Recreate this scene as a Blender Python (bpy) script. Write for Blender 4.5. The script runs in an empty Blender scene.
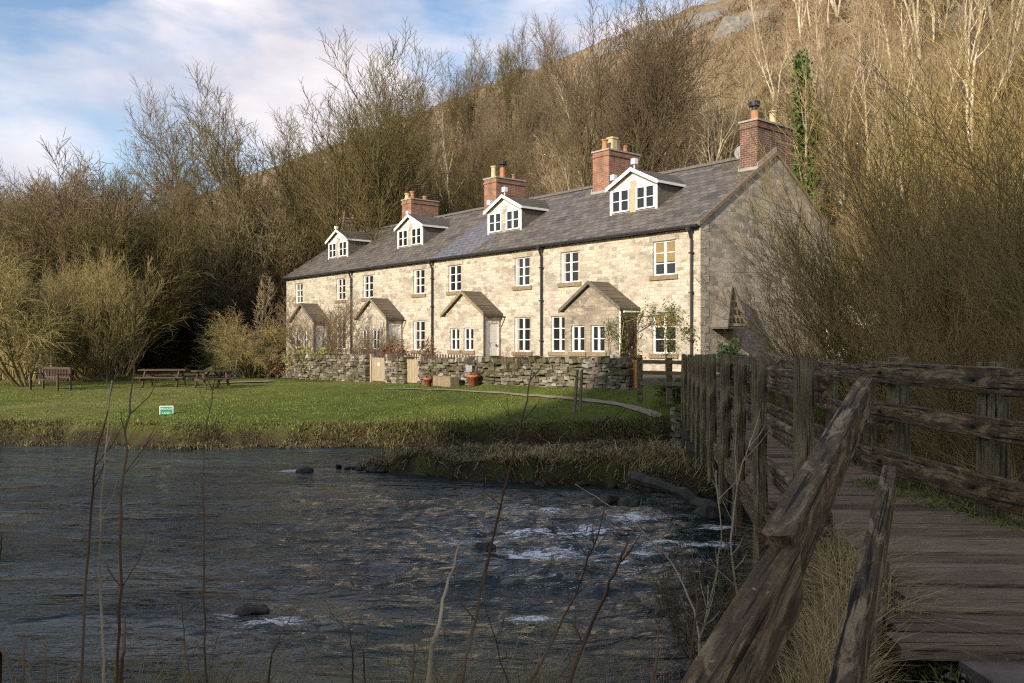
import bpy, math, random
import numpy as np
from mathutils import Vector, Matrix
R = math.radians
sc = bpy.context.scene
COL = sc.collection
F = 850.0
rnd = random.Random(7)
NR = np.random.default_rng(11)

# ------------------------------------------------------------------ noise / terrain
_tab = np.random.default_rng(5).random((256, 256))
def vnoise(x, y):
    x = np.asarray(x, float); y = np.asarray(y, float)
    xi = np.floor(x).astype(int); yi = np.floor(y).astype(int)
    fx = x - xi; fy = y - yi
    fx = fx*fx*(3-2*fx); fy = fy*fy*(3-2*fy)
    g = lambda a, b: _tab[a & 255, b & 255]
    return (g(xi,yi)*(1-fx)+g(xi+1,yi)*fx)*(1-fy)+(g(xi,yi+1)*(1-fx)+g(xi+1,yi+1)*fx)*fy
def fbm(x, y, o=4):
    s = 0; a = .5; f = 1.0
    for k in range(o):
        s = s + a*(vnoise(x*f+17.3*k, y*f+9.1*k)-.5); a *= .5; f *= 2.03
    return s
def sst(x, a, b):
    t = np.clip((x-a)/(b-a), 0, 1); return t*t*(3-2*t)

TH = R(39.87); S_, C_ = math.sin(TH), math.cos(TH)
X0, Y0 = 6.59, 29.7
WZ = -2.7; GZ = -1.2
SUN = Vector((-.590, -.807, 0)); SUN_EL = R(21)

def hcoord(X, Y):
    rx = X-X0; ry = Y-Y0
    return -S_*rx+C_*ry, C_*rx+S_*ry          # t along the row, v behind the facade
def ybank(X): return 22.2+.4*np.sin(X*.33)+.9*fbm(X*.35, 3.3, 3)+.7*fbm(X*1.6, 6.3, 3)+.012*np.maximum(-X-5, 0)**1.3
def H(X, Y):
    X = np.asarray(X, float); Y = np.asarray(Y, float)
    t, v = hcoord(X, Y)
    zw = np.interp(t, [-8, -1.6, 9.3, 20.6, 35], [-1.3, -1.35, -1.68, -1.86, -2.0])
    yb = ybank(X)
    tw = (2.75-X)/S_
    yw = np.clip(26.5+C_*np.clip(tw, -4, 21), yb+2, None)
    u = np.clip((Y-yb)/(yw-yb), 0, 1)
    lawn = -2.22+(zw+2.22)*u**.85+.10*fbm(X*.3, Y*.3, 4)+.04*fbm(X*2.1, Y*2.1, 2)
    g = sst(v, -4.9, -4.5)*sst(t, -9, -5)*(1-sst(t, 33.2, 35.5))
    far = lawn*(1-g)+(-1.2)*g
    q = v-12.5+2.5*fbm(X*.05, Y*.05, 3)
    q = np.maximum(q, 0)
    hill = 85*np.tanh(.88*q/85)+np.minimum(q*.12, 1.6)*fbm(X*.12, Y*.12, 5)*4.0
    far = far+hill
    far = far+np.clip((Y-72)*.28, 0, 14)*(1-sst(v, 5, 25))
    # near side
    nearz = np.where(Y < 3.3, -1.55-.2*sst(Y,1.0,3.0), -1.75-(Y-3.3)*.22)-.25*sst(-X, 0, 3)*sst(Y, 1, 4)+.12*fbm(X*1.7, Y*1.7, 3)
    right = sst(X, 1.0, 1.7)
    nr = -1.235-.75*sst(Y, 3.25, 4.6)+.03*fbm(X*3, Y*3, 2)
    nearz = nearz*(1-right)+nr*right
    rb = -1.95+.35*fbm(X*.5, Y*.5, 3)
    nearz = np.where(X > 3.0+.16*np.maximum(Y-4,0), nearz*(1-sst(Y, 3, 5))+rb*sst(Y, 3, 5), nearz)
    mid = sst(Y, 12, 19)
    land = np.where(Y > 18.5, far, nearz)
    yn = 5.3+.3*np.sin(X*.9)+.5*fbm(X*.4, 8.1, 2)+.03*np.maximum(-X, 0)
    xr = 2.5+.1615*Y+.4*fbm(Y*.5, 1.5, 2)
    dW = np.minimum(np.minimum(Y-yn, yb-Y), np.maximum(xr-X, Y-16.2))
    w = sst(dW+.15*fbm(X*1.5, Y*1.5, 2), -.3, .45)
    z = land*(1-w)+(-3.35)*w
    # spit of land below the bridge
    sx = np.clip((X+3.6)/9.6, 0, 1)
    cy = 18.3-2.6*sx+.3*fbm(X*.6, 4.4, 2); hw = .25+1.9*sx**.7
    sp = sst(1-np.abs(Y-cy)/hw+.5*fbm(X*1.2, Y*1.2, 3), 0, .35)*sst(X, -4.3, -2.6)*(1-sst(X, 6, 8))
    z = np.maximum(z, -3.35+(.95+.55*fbm(X*1.1, Y*1.1, 4)+.22*sx)*sp)
    # unseen hill added behind the camera's left, shaped to shade the foreground
    a = SUN.x*X+SUN.y*Y; b = -SUN.y*X+SUN.x*Y
    shade_rise = sst(b+4*fbm(a*.08, 2.2, 2), -24, -12)*sst(a, 50, 82)*(1-sst(b, 25, 45))
    z = z+shade_rise*(43+5*fbm(b*.12, 7.7, 3))
    return z
def h1(x, y): return float(H(x, y))

# ------------------------------------------------------------------ object helpers
def tag(o, label=None, cat=None, group=None, kind=None):
    if label: o['label'] = label
    if cat: o['category'] = cat
    if group: o['group'] = group
    if kind: o['kind'] = kind
    return o
def empty(name, loc=(0,0,0), rz=0):
    o = bpy.data.objects.new(name, None); COL.objects.link(o)
    o.location = loc; o.rotation_euler = (0,0,rz); o.empty_display_size = .3
    return o
def link(name, me, parent=None):
    o = bpy.data.objects.new(name, me); COL.objects.link(o)
    if parent: o.parent = parent
    return o
def np_mesh(name, V, Fq, mats=(), smooth=False, mi=None):
    """V (n,3); Fq (m,3) or (m,4)"""
    V = np.asarray(V, np.float32); Fq = np.asarray(Fq, np.int32)
    me = bpy.data.meshes.new(name)
    k = Fq.shape[1]
    me.vertices.add(len(V)); me.vertices.foreach_set('co', V.ravel())
    me.loops.add(Fq.size); me.loops.foreach_set('vertex_index', Fq.ravel())
    me.polygons.add(len(Fq)); me.polygons.foreach_set('loop_start', np.arange(0, Fq.size, k, dtype=np.int32))
    me.polygons.foreach_set('loop_total', np.full(len(Fq), k, np.int32))
    if smooth: me.polygons.foreach_set('use_smooth', np.ones(len(Fq), bool))
    for m in mats: me.materials.append(m)
    if mi is not None: me.polygons.foreach_set('material_index', np.asarray(mi, np.int32))
    me.update(calc_edges=True)
    return me
class MB:
    def __init__(s): s.v = []; s.f = []; s.m = []
    def add(s, vs, fs, m=0):
        o = len(s.v); s.v += [tuple(p) for p in vs]
        s.f += [tuple(i+o for i in f) for f in fs]; s.m += [m]*len(fs); return s
    def box(s, x0, x1, y0, y1, z0, z1, m=0):
        return s.add([(x0,y0,z0),(x1,y0,z0),(x1,y1,z0),(x0,y1,z0),(x0,y0,z1),(x1,y0,z1),(x1,y1,z1),(x0,y1,z1)],
            [(0,3,2,1),(4,5,6,7),(0,1,5,4),(1,2,6,5),(2,3,7,6),(3,0,4,7)], m)
    def hexa(s, p, m=0):      # 4 bottom, 4 top
        return s.add(p, [(0,3,2,1),(4,5,6,7),(0,1,5,4),(1,2,6,5),(2,3,7,6),(3,0,4,7)], m)
    def prism(s, poly, y0, y1, m=0):   # poly in x,z, extruded along y
        n = len(poly)
        vs = [(x,y0,z) for x,z in poly]+[(x,y1,z) for x,z in poly]
        fs = [tuple(range(n)), tuple(range(2*n-1, n-1, -1))]+[(i,(i+n),(i+1)%n+n,(i+1)%n) for i in range(n)]
        return s.add(vs, fs, m)
    def prismx(s, poly, x0, x1, m=0):  # poly in y,z, extruded along x
        n = len(poly)
        vs = [(x0,y,z) for y,z in poly]+[(x1,y,z) for y,z in poly]
        fs = [tuple(range(n)), tuple(range(2*n-1, n-1, -1))]+[(i,(i+n),(i+1)%n+n,(i+1)%n) for i in range(n)]
        return s.add(vs, fs, m)
    def tube(s, pts, rad, n=6, m=0, cap=True):
        pts = [Vector(p) for p in pts]; o = []
        for i, p in enumerate(pts):
            d = (pts[min(i+1,len(pts)-1)]-pts[max(i-1,0)]).normalized()
            a = d.orthogonal().normalized() if i == 0 else (pa-d*pa.dot(d)).normalized()
            pa = a; b = d.cross(a); r = rad[i] if hasattr(rad,'__len__') else rad
            o += [p+(a*math.cos(2*math.pi*k/n)+b*math.sin(2*math.pi*k/n))*r for k in range(n)]
        fs = []
        for i in range(len(pts)-1):
            for k in range(n):
                fs.append((i*n+k, i*n+(k+1)%n, (i+1)*n+(k+1)%n, (i+1)*n+k))
        if cap: fs += [tuple(range(n-1,-1,-1)), tuple((len(pts)-1)*n+k for k in range(n))]
        return s.add(o, fs, m)
    def lathe(s, cx, cy, prof, n=12, m=0):   # prof (r,z)
        vs = [(cx+r*math.cos(2*math.pi*k/n), cy+r*math.sin(2*math.pi*k/n), z) for r,z in prof for k in range(n)]
        fs = [(i*n+k, i*n+(k+1)%n, (i+1)*n+(k+1)%n, (i+1)*n+k) for i in range(len(prof)-1) for k in range(n)]
        fs += [tuple(range(n-1,-1,-1)), tuple((len(prof)-1)*n+k for k in range(n))]
        return s.add(vs, fs, m)
    def build(s, name, mats, parent=None, smooth=False):
        me = bpy.data.meshes.new(name); me.from_pydata(s.v, [], s.f)
        mats = mats if isinstance(mats,(list,tuple)) else [mats]
        for m in mats: me.materials.append(m)
        me.polygons.foreach_set('material_index', s.m)
        if smooth: me.polygons.foreach_set('use_smooth', [True]*len(s.f))
        me.update(); return link(name, me, parent)

# ------------------------------------------------------------------ materials
class NT:
    def __init__(s, name):
        s.m = bpy.data.materials.new(name); s.m.use_nodes = True; s.t = s.m.node_tree; s.n = s.t.nodes
        s.b = s.n['Principled BSDF']; s.out = s.n['Material Output']
    def new(s, typ, **kw):
        n = s.n.new(typ)
        for k, v in kw.items(): setattr(n, k, v)
        return n
    def l(s, a, b): s.t.links.new(a, b)
    def val(s, sock, v):
        if hasattr(v, 'is_output') or isinstance(v, bpy.types.NodeSocket): s.l(v, sock)
        else: sock.default_value = v
    def noise(s, vec, scale, det=4, rough=.55, dist=0):
        n = s.new('ShaderNodeTexNoise'); s.l(vec, n.inputs['Vector'])
        n.inputs['Scale'].default_value = scale; n.inputs['Detail'].default_value = det
        n.inputs['Roughness'].default_value = rough; n.inputs['Distortion'].default_value = dist
        return n.outputs['Fac']
    def ramp(s, fac, stops):
        r = s.new('ShaderNodeValToRGB'); s.l(fac, r.inputs[0]); e = r.color_ramp.elements
        while len(e) < len(stops): e.new(.5)
        for i, (p, c) in enumerate(stops):
            e[i].position = p; e[i].color = (c,c,c,1) if isinstance(c,(int,float)) else (*c,1)
        return r.outputs[0]
    def mix(s, f, a, b, mode='MIX'):
        m = s.new('ShaderNodeMix', data_type='RGBA', blend_type=mode)
        s.val(m.inputs[0], f)
        s.val(m.inputs[6], (*a,1) if isinstance(a,tuple) else a); s.val(m.inputs[7], (*b,1) if isinstance(b,tuple) else b)
        return m.outputs[2]
    def math(s, op, a, b=0.0, clamp=False):
        m = s.new('ShaderNodeMath', operation=op); m.use_clamp = clamp
        s.val(m.inputs[0], a); s.val(m.inputs[1], b); return m.outputs[0]
    def obj(s): return s.new('ShaderNodeTexCoord').outputs['Object']
    def pos(s): return s.new('ShaderNodeNewGeometry').outputs['Position']
    def island(s): return s.new('ShaderNodeNewGeometry').outputs['Random Per Island']
    def rand(s): return s.new('ShaderNodeObjectInfo').outputs['Random']
    def mapping(s, vec, sc_=(1,1,1), rot=(0,0,0)):
        m = s.new('ShaderNodeMapping'); s.l(vec, m.inputs[0]); m.inputs['Scale'].default_value = sc_
        m.inputs['Rotation'].default_value = rot; return m.outputs[0]
    def bump(s, h, st=.4, dist=.02):
        b = s.new('ShaderNodeBump'); b.inputs['Strength'].default_value = st; b.inputs['Distance'].default_value = dist
        s.l(h, b.inputs['Height']); s.l(b.outputs[0], s.b.inputs['Normal'])
    def done(s, col, rough=.85, spec=.3):
        s.val(s.b.inputs['Base Color'], (*col,1) if isinstance(col,tuple) else col)
        s.val(s.b.inputs['Roughness'], rough); s.b.inputs['Specular IOR Level'].default_value = spec
        return s.m
def simple(name, c1, c2, scale=6, rough=.8, spec=.3, bump=.2, det=5, st=None):
    t = NT(name); v = t.obj()
    if st: v = t.mapping(v, st)
    f = t.noise(v, scale, det, .62)
    col = t.ramp(f, [(.32, c1), (.68, c2)])
    if bump: t.bump(f, bump, .02)
    return t.done(col, rough, spec)

def m_stone(name, ca, cb, cdark, mortar, rw=.40, rh=.19, dark=.5, stain=.5, bmp=.9):
    t = NT(name); o = t.obj()
    sp = t.new('ShaderNodeSeparateXYZ'); t.l(o, sp.inputs[0])
    cb_ = t.new('ShaderNodeCombineXYZ'); t.l(t.math('ADD', sp.outputs[0], sp.outputs[1]), cb_.inputs[0]); t.l(sp.outputs[2], cb_.inputs[1])
    n2 = t.new('ShaderNodeTexNoise'); t.l(cb_.outputs[0], n2.inputs['Vector']); n2.inputs['Scale'].default_value = 1.6; n2.inputs['Detail'].default_value = 3
    vm = t.new('ShaderNodeVectorMath', operation='MULTIPLY_ADD'); t.l(n2.outputs['Color'], vm.inputs[0]); vm.inputs[1].default_value = (.14,.10,0); t.l(cb_.outputs[0], vm.inputs[2])
    br = t.new('ShaderNodeTexBrick'); t.l(vm.outputs[0], br.inputs['Vector'])
    br.inputs['Color1'].default_value = (1,1,1,1); br.inputs['Color2'].default_value = (0,0,0,1); br.inputs['Mortar'].default_value = (.5,.5,.5,1)
    br.inputs['Scale'].default_value = 1; br.inputs['Mortar Size'].default_value = .012; br.inputs['Mortar Smooth'].default_value = .3
    br.inputs['Brick Width'].default_value = rw; br.inputs['Row Height'].default_value = rh; br.offset = .43; br.squash = 1.25; br.squash_frequency = 3
    col = t.ramp(br.outputs['Color'], [(.0, tuple(.5*(p+q) for p,q in zip(cdark,cb))), (.12, cb), (.5, ca), (1, tuple(min(1,c*1.12) for c in ca))])
    # single darker stones and soot patches
    vo = t.new('ShaderNodeTexVoronoi'); t.l(t.mapping(vm.outputs[0], (2.2,4.4,1)), vo.inputs['Vector']); vo.inputs['Scale'].default_value = 1
    sx = t.new('ShaderNodeSeparateXYZ'); t.l(vo.outputs['Color'], sx.inputs[0])
    patch = t.ramp(t.noise(cb_.outputs[0], .55, 4, .6), [(.42, 0), (.66, 1)])
    dk = t.math('MULTIPLY', t.math('LESS_THAN', sx.outputs[0], .42), t.math('MULTIPLY', patch, dark))
    col = t.mix(dk, col, cdark)
    st = t.ramp(t.noise(t.mapping(cb_.outputs[0], (1,.5,1)), .9, 7, .72), [(.42, 0), (.66, 1)])
    col = t.mix(t.math('MULTIPLY', st, stain), col, tuple(c*.55 for c in ca))
    fine = t.ramp(t.noise(cb_.outputs[0], 13, 6, .75), [(.3, .6), (.7, 1.15)])
    col = t.mix(1.0, col, fine, 'MULTIPLY')
    col = t.mix(t.math('MULTIPLY', br.outputs['Fac'], .65), col, mortar)
    hgt = t.math('SUBTRACT', t.math('MULTIPLY', t.noise(cb_.outputs[0], 14, 4, .6), .7), t.math('MULTIPLY', br.outputs['Fac'], 1.0))
    hgt = t.math('ADD', hgt, t.math('MULTIPLY', br.outputs['Color'], .35))
    t.bump(hgt, bmp, .045)
    return t.done(col, .9, .2)

M = {}
M['stone'] = m_stone('limestone_courses', (.70,.61,.48), (.54,.47,.37), (.22,.18,.14), (.66,.575,.45), rw=.27, rh=.14, dark=.75, stain=.6)
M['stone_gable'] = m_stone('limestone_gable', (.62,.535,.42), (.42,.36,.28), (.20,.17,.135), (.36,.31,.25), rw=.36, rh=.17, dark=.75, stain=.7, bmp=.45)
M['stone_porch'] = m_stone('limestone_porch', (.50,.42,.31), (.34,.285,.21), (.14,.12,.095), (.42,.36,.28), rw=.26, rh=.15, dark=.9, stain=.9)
def m_brick(name, ca, cb, cd):
    t = NT(name); o = t.obj()
    sp = t.new('ShaderNodeSeparateXYZ'); t.l(o, sp.inputs[0])
    c = t.new('ShaderNodeCombineXYZ'); t.l(t.math('ADD', sp.outputs[0], sp.outputs[1]), c.inputs[0]); t.l(sp.outputs[2], c.inputs[1])
    br = t.new('ShaderNodeTexBrick'); t.l(c.outputs[0], br.inputs['Vector'])
    br.inputs['Color1'].default_value = (*ca,1); br.inputs['Color2'].default_value = (*cb,1); br.inputs['Mortar'].default_value = (.33,.28,.22,1)
    br.inputs['Scale'].default_value = 1; br.inputs['Mortar Size'].default_value = .011; br.inputs['Brick Width'].default_value = .23; br.inputs['Row Height'].default_value = .083
    f = t.ramp(t.noise(c.outputs[0], 2.2, 5, .65), [(.4, 0), (.7, 1)])
    col = t.mix(t.math('MULTIPLY', f, .75), br.outputs['Color'], cd)
    t.bump(t.math('MULTIPLY', br.outputs['Fac'], -1.0), .5, .01)
    return t.done(col, .88, .2)
M['brick'] = m_brick('red_brick', (.40,.16,.085), (.26,.105,.06), (.12,.075,.055))
M['brick_dark'] = m_brick('sooty_brick', (.21,.085,.055), (.13,.06,.045), (.06,.042,.036))
M['brick_grey'] = m_brick('grey_brick', (.20,.165,.14), (.14,.115,.10), (.08,.07,.06))
def m_roof(name, ca, cb, cl, lichen=.5):
    t = NT(name); o = t.obj()
    sp = t.new('ShaderNodeSeparateXYZ'); t.l(o, sp.inputs[0])
    c = t.new('ShaderNodeCombineXYZ'); t.l(sp.outputs[0], c.inputs[0]); t.l(t.math('MULTIPLY', t.math('ADD', sp.outputs[2], t.math('MULTIPLY', sp.outputs[1], .001)), 1.82), c.inputs[1])
    br = t.new('ShaderNodeTexBrick'); t.l(c.outputs[0], br.inputs['Vector'])
    br.inputs['Color1'].default_value = (*ca,1); br.inputs['Color2'].default_value = (*cb,1); br.inputs['Mortar'].default_value = (.02,.018,.017,1)
    br.inputs['Scale'].default_value = 1; br.inputs['Mortar Size'].default_value = .016; br.inputs['Brick Width'].default_value = .42; br.inputs['Row Height'].default_value = .30
    br.inputs['Mortar Smooth'].default_value = .2
    f = t.ramp(t.noise(o, .9, 7, .7), [(.42, 0), (.68, 1)])
    col = t.mix(t.math('MULTIPLY', f, lichen), br.outputs['Color'], cl)
    f2 = t.ramp(t.noise(o, 9, 4, .7), [(.3, .7), (.7, 1.2)])
    col = t.mix(1.0, col, f2, 'MULTIPLY')
    # each course steps up towards its lower edge
    saw = t.math('FRACT', t.math('DIVIDE', t.math('MULTIPLY', sp.outputs[2], 1.82), .30))
    hgt = t.math('SUBTRACT', t.math('MULTIPLY', saw, -.8), br.outputs['Fac'])
    hgt = t.math('ADD', hgt, t.math('MULTIPLY', t.noise(o, 7, 3, .6), .8))
    t.bump(hgt, .6, .03)
    return t.done(col, .62, .4)
M['roof'] = m_roof('stone_slate', (.175,.15,.13), (.075,.064,.058), (.22,.18,.13), .35)
M['roof_new'] = m_roof('blue_slate', (.18,.18,.195), (.12,.125,.145), (.2,.19,.19), .3)
M['roof_porch'] = m_roof('mossy_slate', (.13,.10,.075), (.07,.056,.045), (.19,.15,.08), .6)
M['white'] = simple('white_paint', (.74,.72,.68), (.84,.83,.80), 5, .45, .4, .02)
M['whitewood'] = simple('off_white_board', (.60,.56,.48), (.76,.73,.66), 3, .6, .3, .05)
M['board'] = simple('buff_board', (.42,.33,.2), (.52,.42,.28), 6, .8, .2, .1)
t = NT('window_glass'); t.bump(t.noise(t.obj(), 2.5, 2), .25, .02); M['glass'] = t.done((.018,.019,.02), .06, .6)
t = NT('yellow_blind'); M['blind'] = t.done(t.ramp(t.noise(t.obj(), 8, 3), [(.3,(.25,.17,.07)), (.7,(.33,.235,.10))]), .8)
t = NT('curtain_cloth'); M['curtain'] = t.done(t.ramp(t.noise(t.mapping(t.obj(), (14,14,1)), 1, 2), [(.35,(.22,.2,.15)), (.65,(.48,.45,.36))]), .9)
M['pipe'] = simple('black_iron', (.018,.018,.02), (.035,.033,.032), 8, .45, .4, .1)
M['sill'] = simple('gritstone_sill', (.19,.145,.09), (.30,.235,.15), 9, .9, .2, .3)
M['cope'] = simple('lead_and_cope', (.30,.27,.23), (.42,.39,.34), 5, .8, .3, .3)
M['pot'] = simple('clay_pot', (.34,.15,.08), (.46,.25,.13), 6, .8, .2, .1)
M['potbuff'] = simple('buff_pot', (.52,.38,.22), (.62,.50,.33), 6, .8, .2, .1)
M['terra'] = simple('terracotta', (.34,.10,.055), (.46,.16,.08), 6, .8, .2, .1)
M['slate'] = simple('slate_cheek', (.10,.085,.07), (.19,.165,.135), 7, .7, .3, .4)
M['dishgrey'] = simple('dish_grey', (.25,.25,.25), (.33,.33,.32), 5, .6, .3, .02)
M['gatewood'] = simple('orange_gate_wood', (.46,.20,.055), (.60,.30,.09), 4, .7, .25, .2, st=(6,6,1))
M['palewood'] = simple('pale_gate_wood', (.30,.23,.15), (.44,.36,.25), 4, .8, .2, .2, st=(6,6,1))
M['benchwood'] = simple('stained_bench_wood', (.05,.029,.023), (.115,.075,.058), 4, .7, .3, .3, st=(1.5,9,9))
M['mat_green'] = simple('green_sign', (.0,.20,.115), (.0,.235,.14), 4, .5, .4, 0)
def m_wood(name, base, dark, pale, moss, mossk=.5, palek=.5, bmp=.8, isl=0):
    t = NT(name); o = t.obj()
    v = t.mapping(o, (5.5, 40, 40)); v2 = t.mapping(o, (2.6, 14, 14))
    g = t.noise(v, 1, 8, .78, .3)
    col = t.ramp(g, [(.36, dark), (.56, base), (.78, pale)])
    # weathering: bare pale streaks
    p = t.ramp(t.noise(v2, 1.1, 6, .72, 1.0), [(.50, 0), (.60, 1)])
    col = t.mix(t.math('MULTIPLY', p, palek), col, pale)
    spk = t.ramp(t.noise(o, 60, 3, .6), [(.62, 0), (.70, 1)])
    col = t.mix(t.math('MULTIPLY', spk, .45), col, tuple(min(1,c*1.3) for c in pale))
    ms = t.ramp(t.noise(o, 3.1, 6, .72), [(.50, 0), (.66, 1)])
    col = t.mix(t.math('MULTIPLY', ms, mossk), col, moss)
    cr = t.ramp(t.noise(t.mapping(o, (1.6, 60, 60)), 1, 4, .6, .3), [(.36, 0), (.42, 1)])
    col = t.mix(t.math('SUBTRACT', 1.0, cr), col, tuple(c*.35 for c in dark))
    h = t.math('ADD', t.math('MULTIPLY', g, .8), cr)
    if isl: col = t.mix(1.0, col, t.ramp(t.island(), [(0, 1-isl), (1, 1+isl)]), 'MULTIPLY')
    t.bump(h, bmp, .012)
    return t.done(col, t.ramp(g, [(.3,.62),(.7,.9)]), .3)
M['rail'] = m_wood('weathered_rail', (.12,.074,.036), (.022,.014,.008), (.40,.29,.155), (.095,.075,.022), .5, .65)
M['post'] = m_wood('weathered_post', (.16,.125,.065), (.045,.034,.02), (.32,.26,.15), (.12,.11,.03), .6, .5)
M['deck'] = m_wood('deck_plank', (.185,.125,.075), (.11,.073,.045), (.31,.225,.14), (.085,.075,.035), .3, .35, .3, .42)
M['pole'] = simple('stake_wood', (.14,.11,.07), (.24,.19,.13), 5, .85, .2, .2, st=(8,8,1))

def m_bark(name, ca, cb, moss=None, mk=.5):
    t = NT(name); o = t.obj()
    f = t.noise(t.mapping(o, (1,1,.35)), 5, 4, .65)
    col = t.ramp(f, [(.35, ca), (.65, cb)])
    if moss:
        col = t.mix(t.math('MULTIPLY', t.ramp(t.noise(o, .9, 4), [(.42,0),(.6,1)]), mk), col, moss)
    hs = t.new('ShaderNodeHueSaturation'); t.l(col, hs.inputs['Color'])
    r = t.rand(); t.l(t.math('ADD', t.math('MULTIPLY', r, .5), .75), hs.inputs['Value'])
    t.l(t.math('ADD', t.math('MULTIPLY', t.math('FRACT', t.math('MULTIPLY', r, 7.13)), .022), .489), hs.inputs['Hue'])
    return t.done(hs.outputs[0], .9, .15)
M['bark_olive'] = m_bark('olive_bark', (.075,.06,.03), (.16,.13,.07), (.10,.105,.03), .6)
M['bark_brown'] = m_bark('brown_bark', (.09,.065,.04), (.17,.125,.08))
M['bark_pale'] = m_bark('pale_bark', (.42,.34,.23), (.66,.55,.40), (.34,.29,.14), .35)
M['twig_olive'] = m_bark('olive_twigs', (.10,.079,.032), (.19,.15,.062))
M['twig_brown'] = m_bark('brown_twigs', (.15,.112,.064), (.26,.195,.115))
M['twig_tan'] = m_bark('tan_twigs', (.27,.20,.11), (.42,.32,.19))
M['twig_gold'] = m_bark('willow_twigs', (.27,.21,.085), (.46,.37,.16))
M['twig_wand'] = m_bark('wand_twigs', (.22,.155,.06), (.40,.29,.12))
M['bark_wand'] = m_bark('wand_bark', (.08,.06,.03), (.17,.135,.06), (.12,.12,.04), .5)
def m_leaf(name, stops, rough=.6, trans=.15):
    t = NT(name); i = t.island(); n = t.ramp(t.noise(t.pos(), .8, 5, .65), [(.3,0),(.7,1)])
    col = t.ramp(t.math('ADD', t.math('MULTIPLY', i, .5), t.math('MULTIPLY', n, .5)), stops)
    t.done(col, rough, .25)
    return t.m
M['ivy'] = m_leaf('ivy_leaves', [(.15,(.025,.06,.012)), (.8,(.095,.175,.028))])
M['ivydark'] = m_leaf('dark_leaves', [(.15,(.015,.035,.012)), (.8,(.05,.09,.025))])
M['yellowleaf'] = m_leaf('yellow_green_leaves', [(.15,(.14,.16,.02)), (.8,(.36,.36,.05))])
M['greenleaf'] = m_leaf('garden_leaves', [(.15,(.05,.065,.015)), (.8,(.15,.16,.035))])
M['russet'] = m_leaf('russet_leaves', [(.15,(.13,.065,.03)), (.8,(.26,.15,.07))])
M['grass'] = m_leaf('lawn_grass', [(.1,(.09,.115,.015)), (.5,(.145,.185,.028)), (.9,(.225,.225,.05))])
M['bankgrass'] = m_leaf('bank_grass', [(.08,(.07,.07,.02)), (.4,(.17,.135,.055)), (.7,(.27,.21,.10)), (.95,(.13,.16,.035))])
M['deadgrass'] = m_leaf('dead_grass', [(.1,(.17,.115,.04)), (.5,(.36,.26,.11)), (.95,(.55,.43,.22))])
M['bracken'] = m_leaf('bracken', [(.1,(.12,.08,.04)), (.5,(.24,.17,.09)), (.95,(.36,.28,.16))])
M['stalk'] = simple('dead_stalk', (.10,.06,.035), (.17,.11,.065), 8, .8, .2, .1)
M['stalkpale'] = simple('pale_stalk', (.34,.26,.16), (.52,.42,.27), 8, .8, .2, .1)
t = NT('dry_stone'); _c = t.ramp(t.island(), [(.05,(.085,.07,.052)), (.5,(.18,.15,.115)), (.85,(.27,.235,.185)), (1,(.40,.36,.30))])
_c = t.mix(t.math('MULTIPLY', t.ramp(t.noise(t.pos(), .9, 5, .7), [(.46,0),(.62,1)]), .7), _c, (.085,.085,.03))
_c = t.mix(1.0, _c, t.ramp(t.noise(t.pos(), 14, 5, .7), [(.3,.6),(.7,1.2)]), 'MULTIPLY')
t.bump(t.noise(t.pos(), 18, 4, .6), .6, .02); M['drystone'] = t.done(_c, .95, .15)
t = NT('rock_dark'); M['rock'] = t.done(t.ramp(t.noise(t.obj(), 5, 5, .65), [(.35,(.016,.015,.012)), (.7,(.065,.058,.042))]), .75, .3)
t = NT('rock_pale'); M['rockpale'] = t.done(t.ramp(t.noise(t.obj(), 1.5, 6, .7), [(.35,(.13,.12,.105)), (.7,(.30,.275,.235))]), .9, .2)
M['flag'] = simple('flag_slab', (.075,.058,.045), (.19,.15,.12), 4, .85, .2, .3)
M['pebble'] = m_leaf('gravel', [(.1,(.07,.06,.05)), (.6,(.16,.14,.12)), (.95,(.30,.27,.24))], .8)
M['leafdark'] = M['ivydark']

def m_ground(name):
    t = NT(name)
    at = t.new('ShaderNodeAttribute', attribute_name='gcol'); p = t.pos()
    f = t.ramp(t.noise(p, 3.2, 8, .72), [(.3, .62), (.7, 1.3)])
    f2 = t.ramp(t.noise(p, .55, 5, .65), [(.35, .8), (.65, 1.18)])
    col = t.mix(1.0, t.mix(1.0, at.outputs['Color'], f, 'MULTIPLY'), f2, 'MULTIPLY')
    t.bump(t.noise(p, 9, 8, .75), .9, .08)
    return t.done(col, .95, .1)
M['ground'] = m_ground('ground_earth')
# ------------------------------------------------------------------ terrain
def axis(spans):
    a = []
    for x0, x1, st in spans: a += list(np.arange(x0, x1, st))
    return np.array(a+[spans[-1][1]])
gx = axis([(-600,-140,23),(-140,-60,2.5),(-60,-26,1.0),(-26,-8,.4),(-8,8,.22),(8,24,.5),(24,60,1.1),(60,150,2.2),(150,600,20)])
gy = axis([(-120,-20,5),(-20,-2,1),(-2,8,.2),(8,24,.22),(24,46,.5),(46,80,1.0),(80,190,2.0),(190,700,20)])
GX, GY = np.meshgrid(gx, gy); GZm = H(GX, GY)
nx, ny = len(gx), len(gy)
V = np.stack([GX.ravel(), GY.ravel(), GZm.ravel()], 1)
ii = (np.arange(ny-1)[:,None]*nx+np.arange(nx-1)[None,:]).ravel()
FQ = np.stack([ii, ii+1, ii+nx+1, ii+nx], 1)
T_, V_ = hcoord(V[:,0], V[:,1]); N1 = fbm(V[:,0]*.15, V[:,1]*.15, 4); N2 = fbm(V[:,0]*.6+50, V[:,1]*.6, 4)
col = np.zeros((len(V),4), np.float32); col[:,3] = 1
def C(c): return np.array(c, np.float32)
def blend(w, c):
    w = np.clip(w,0,1)[:,None]; col[:,:3] = col[:,:3]*(1-w)+c*w
col[:,:3] = C((.125,.145,.03))
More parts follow.
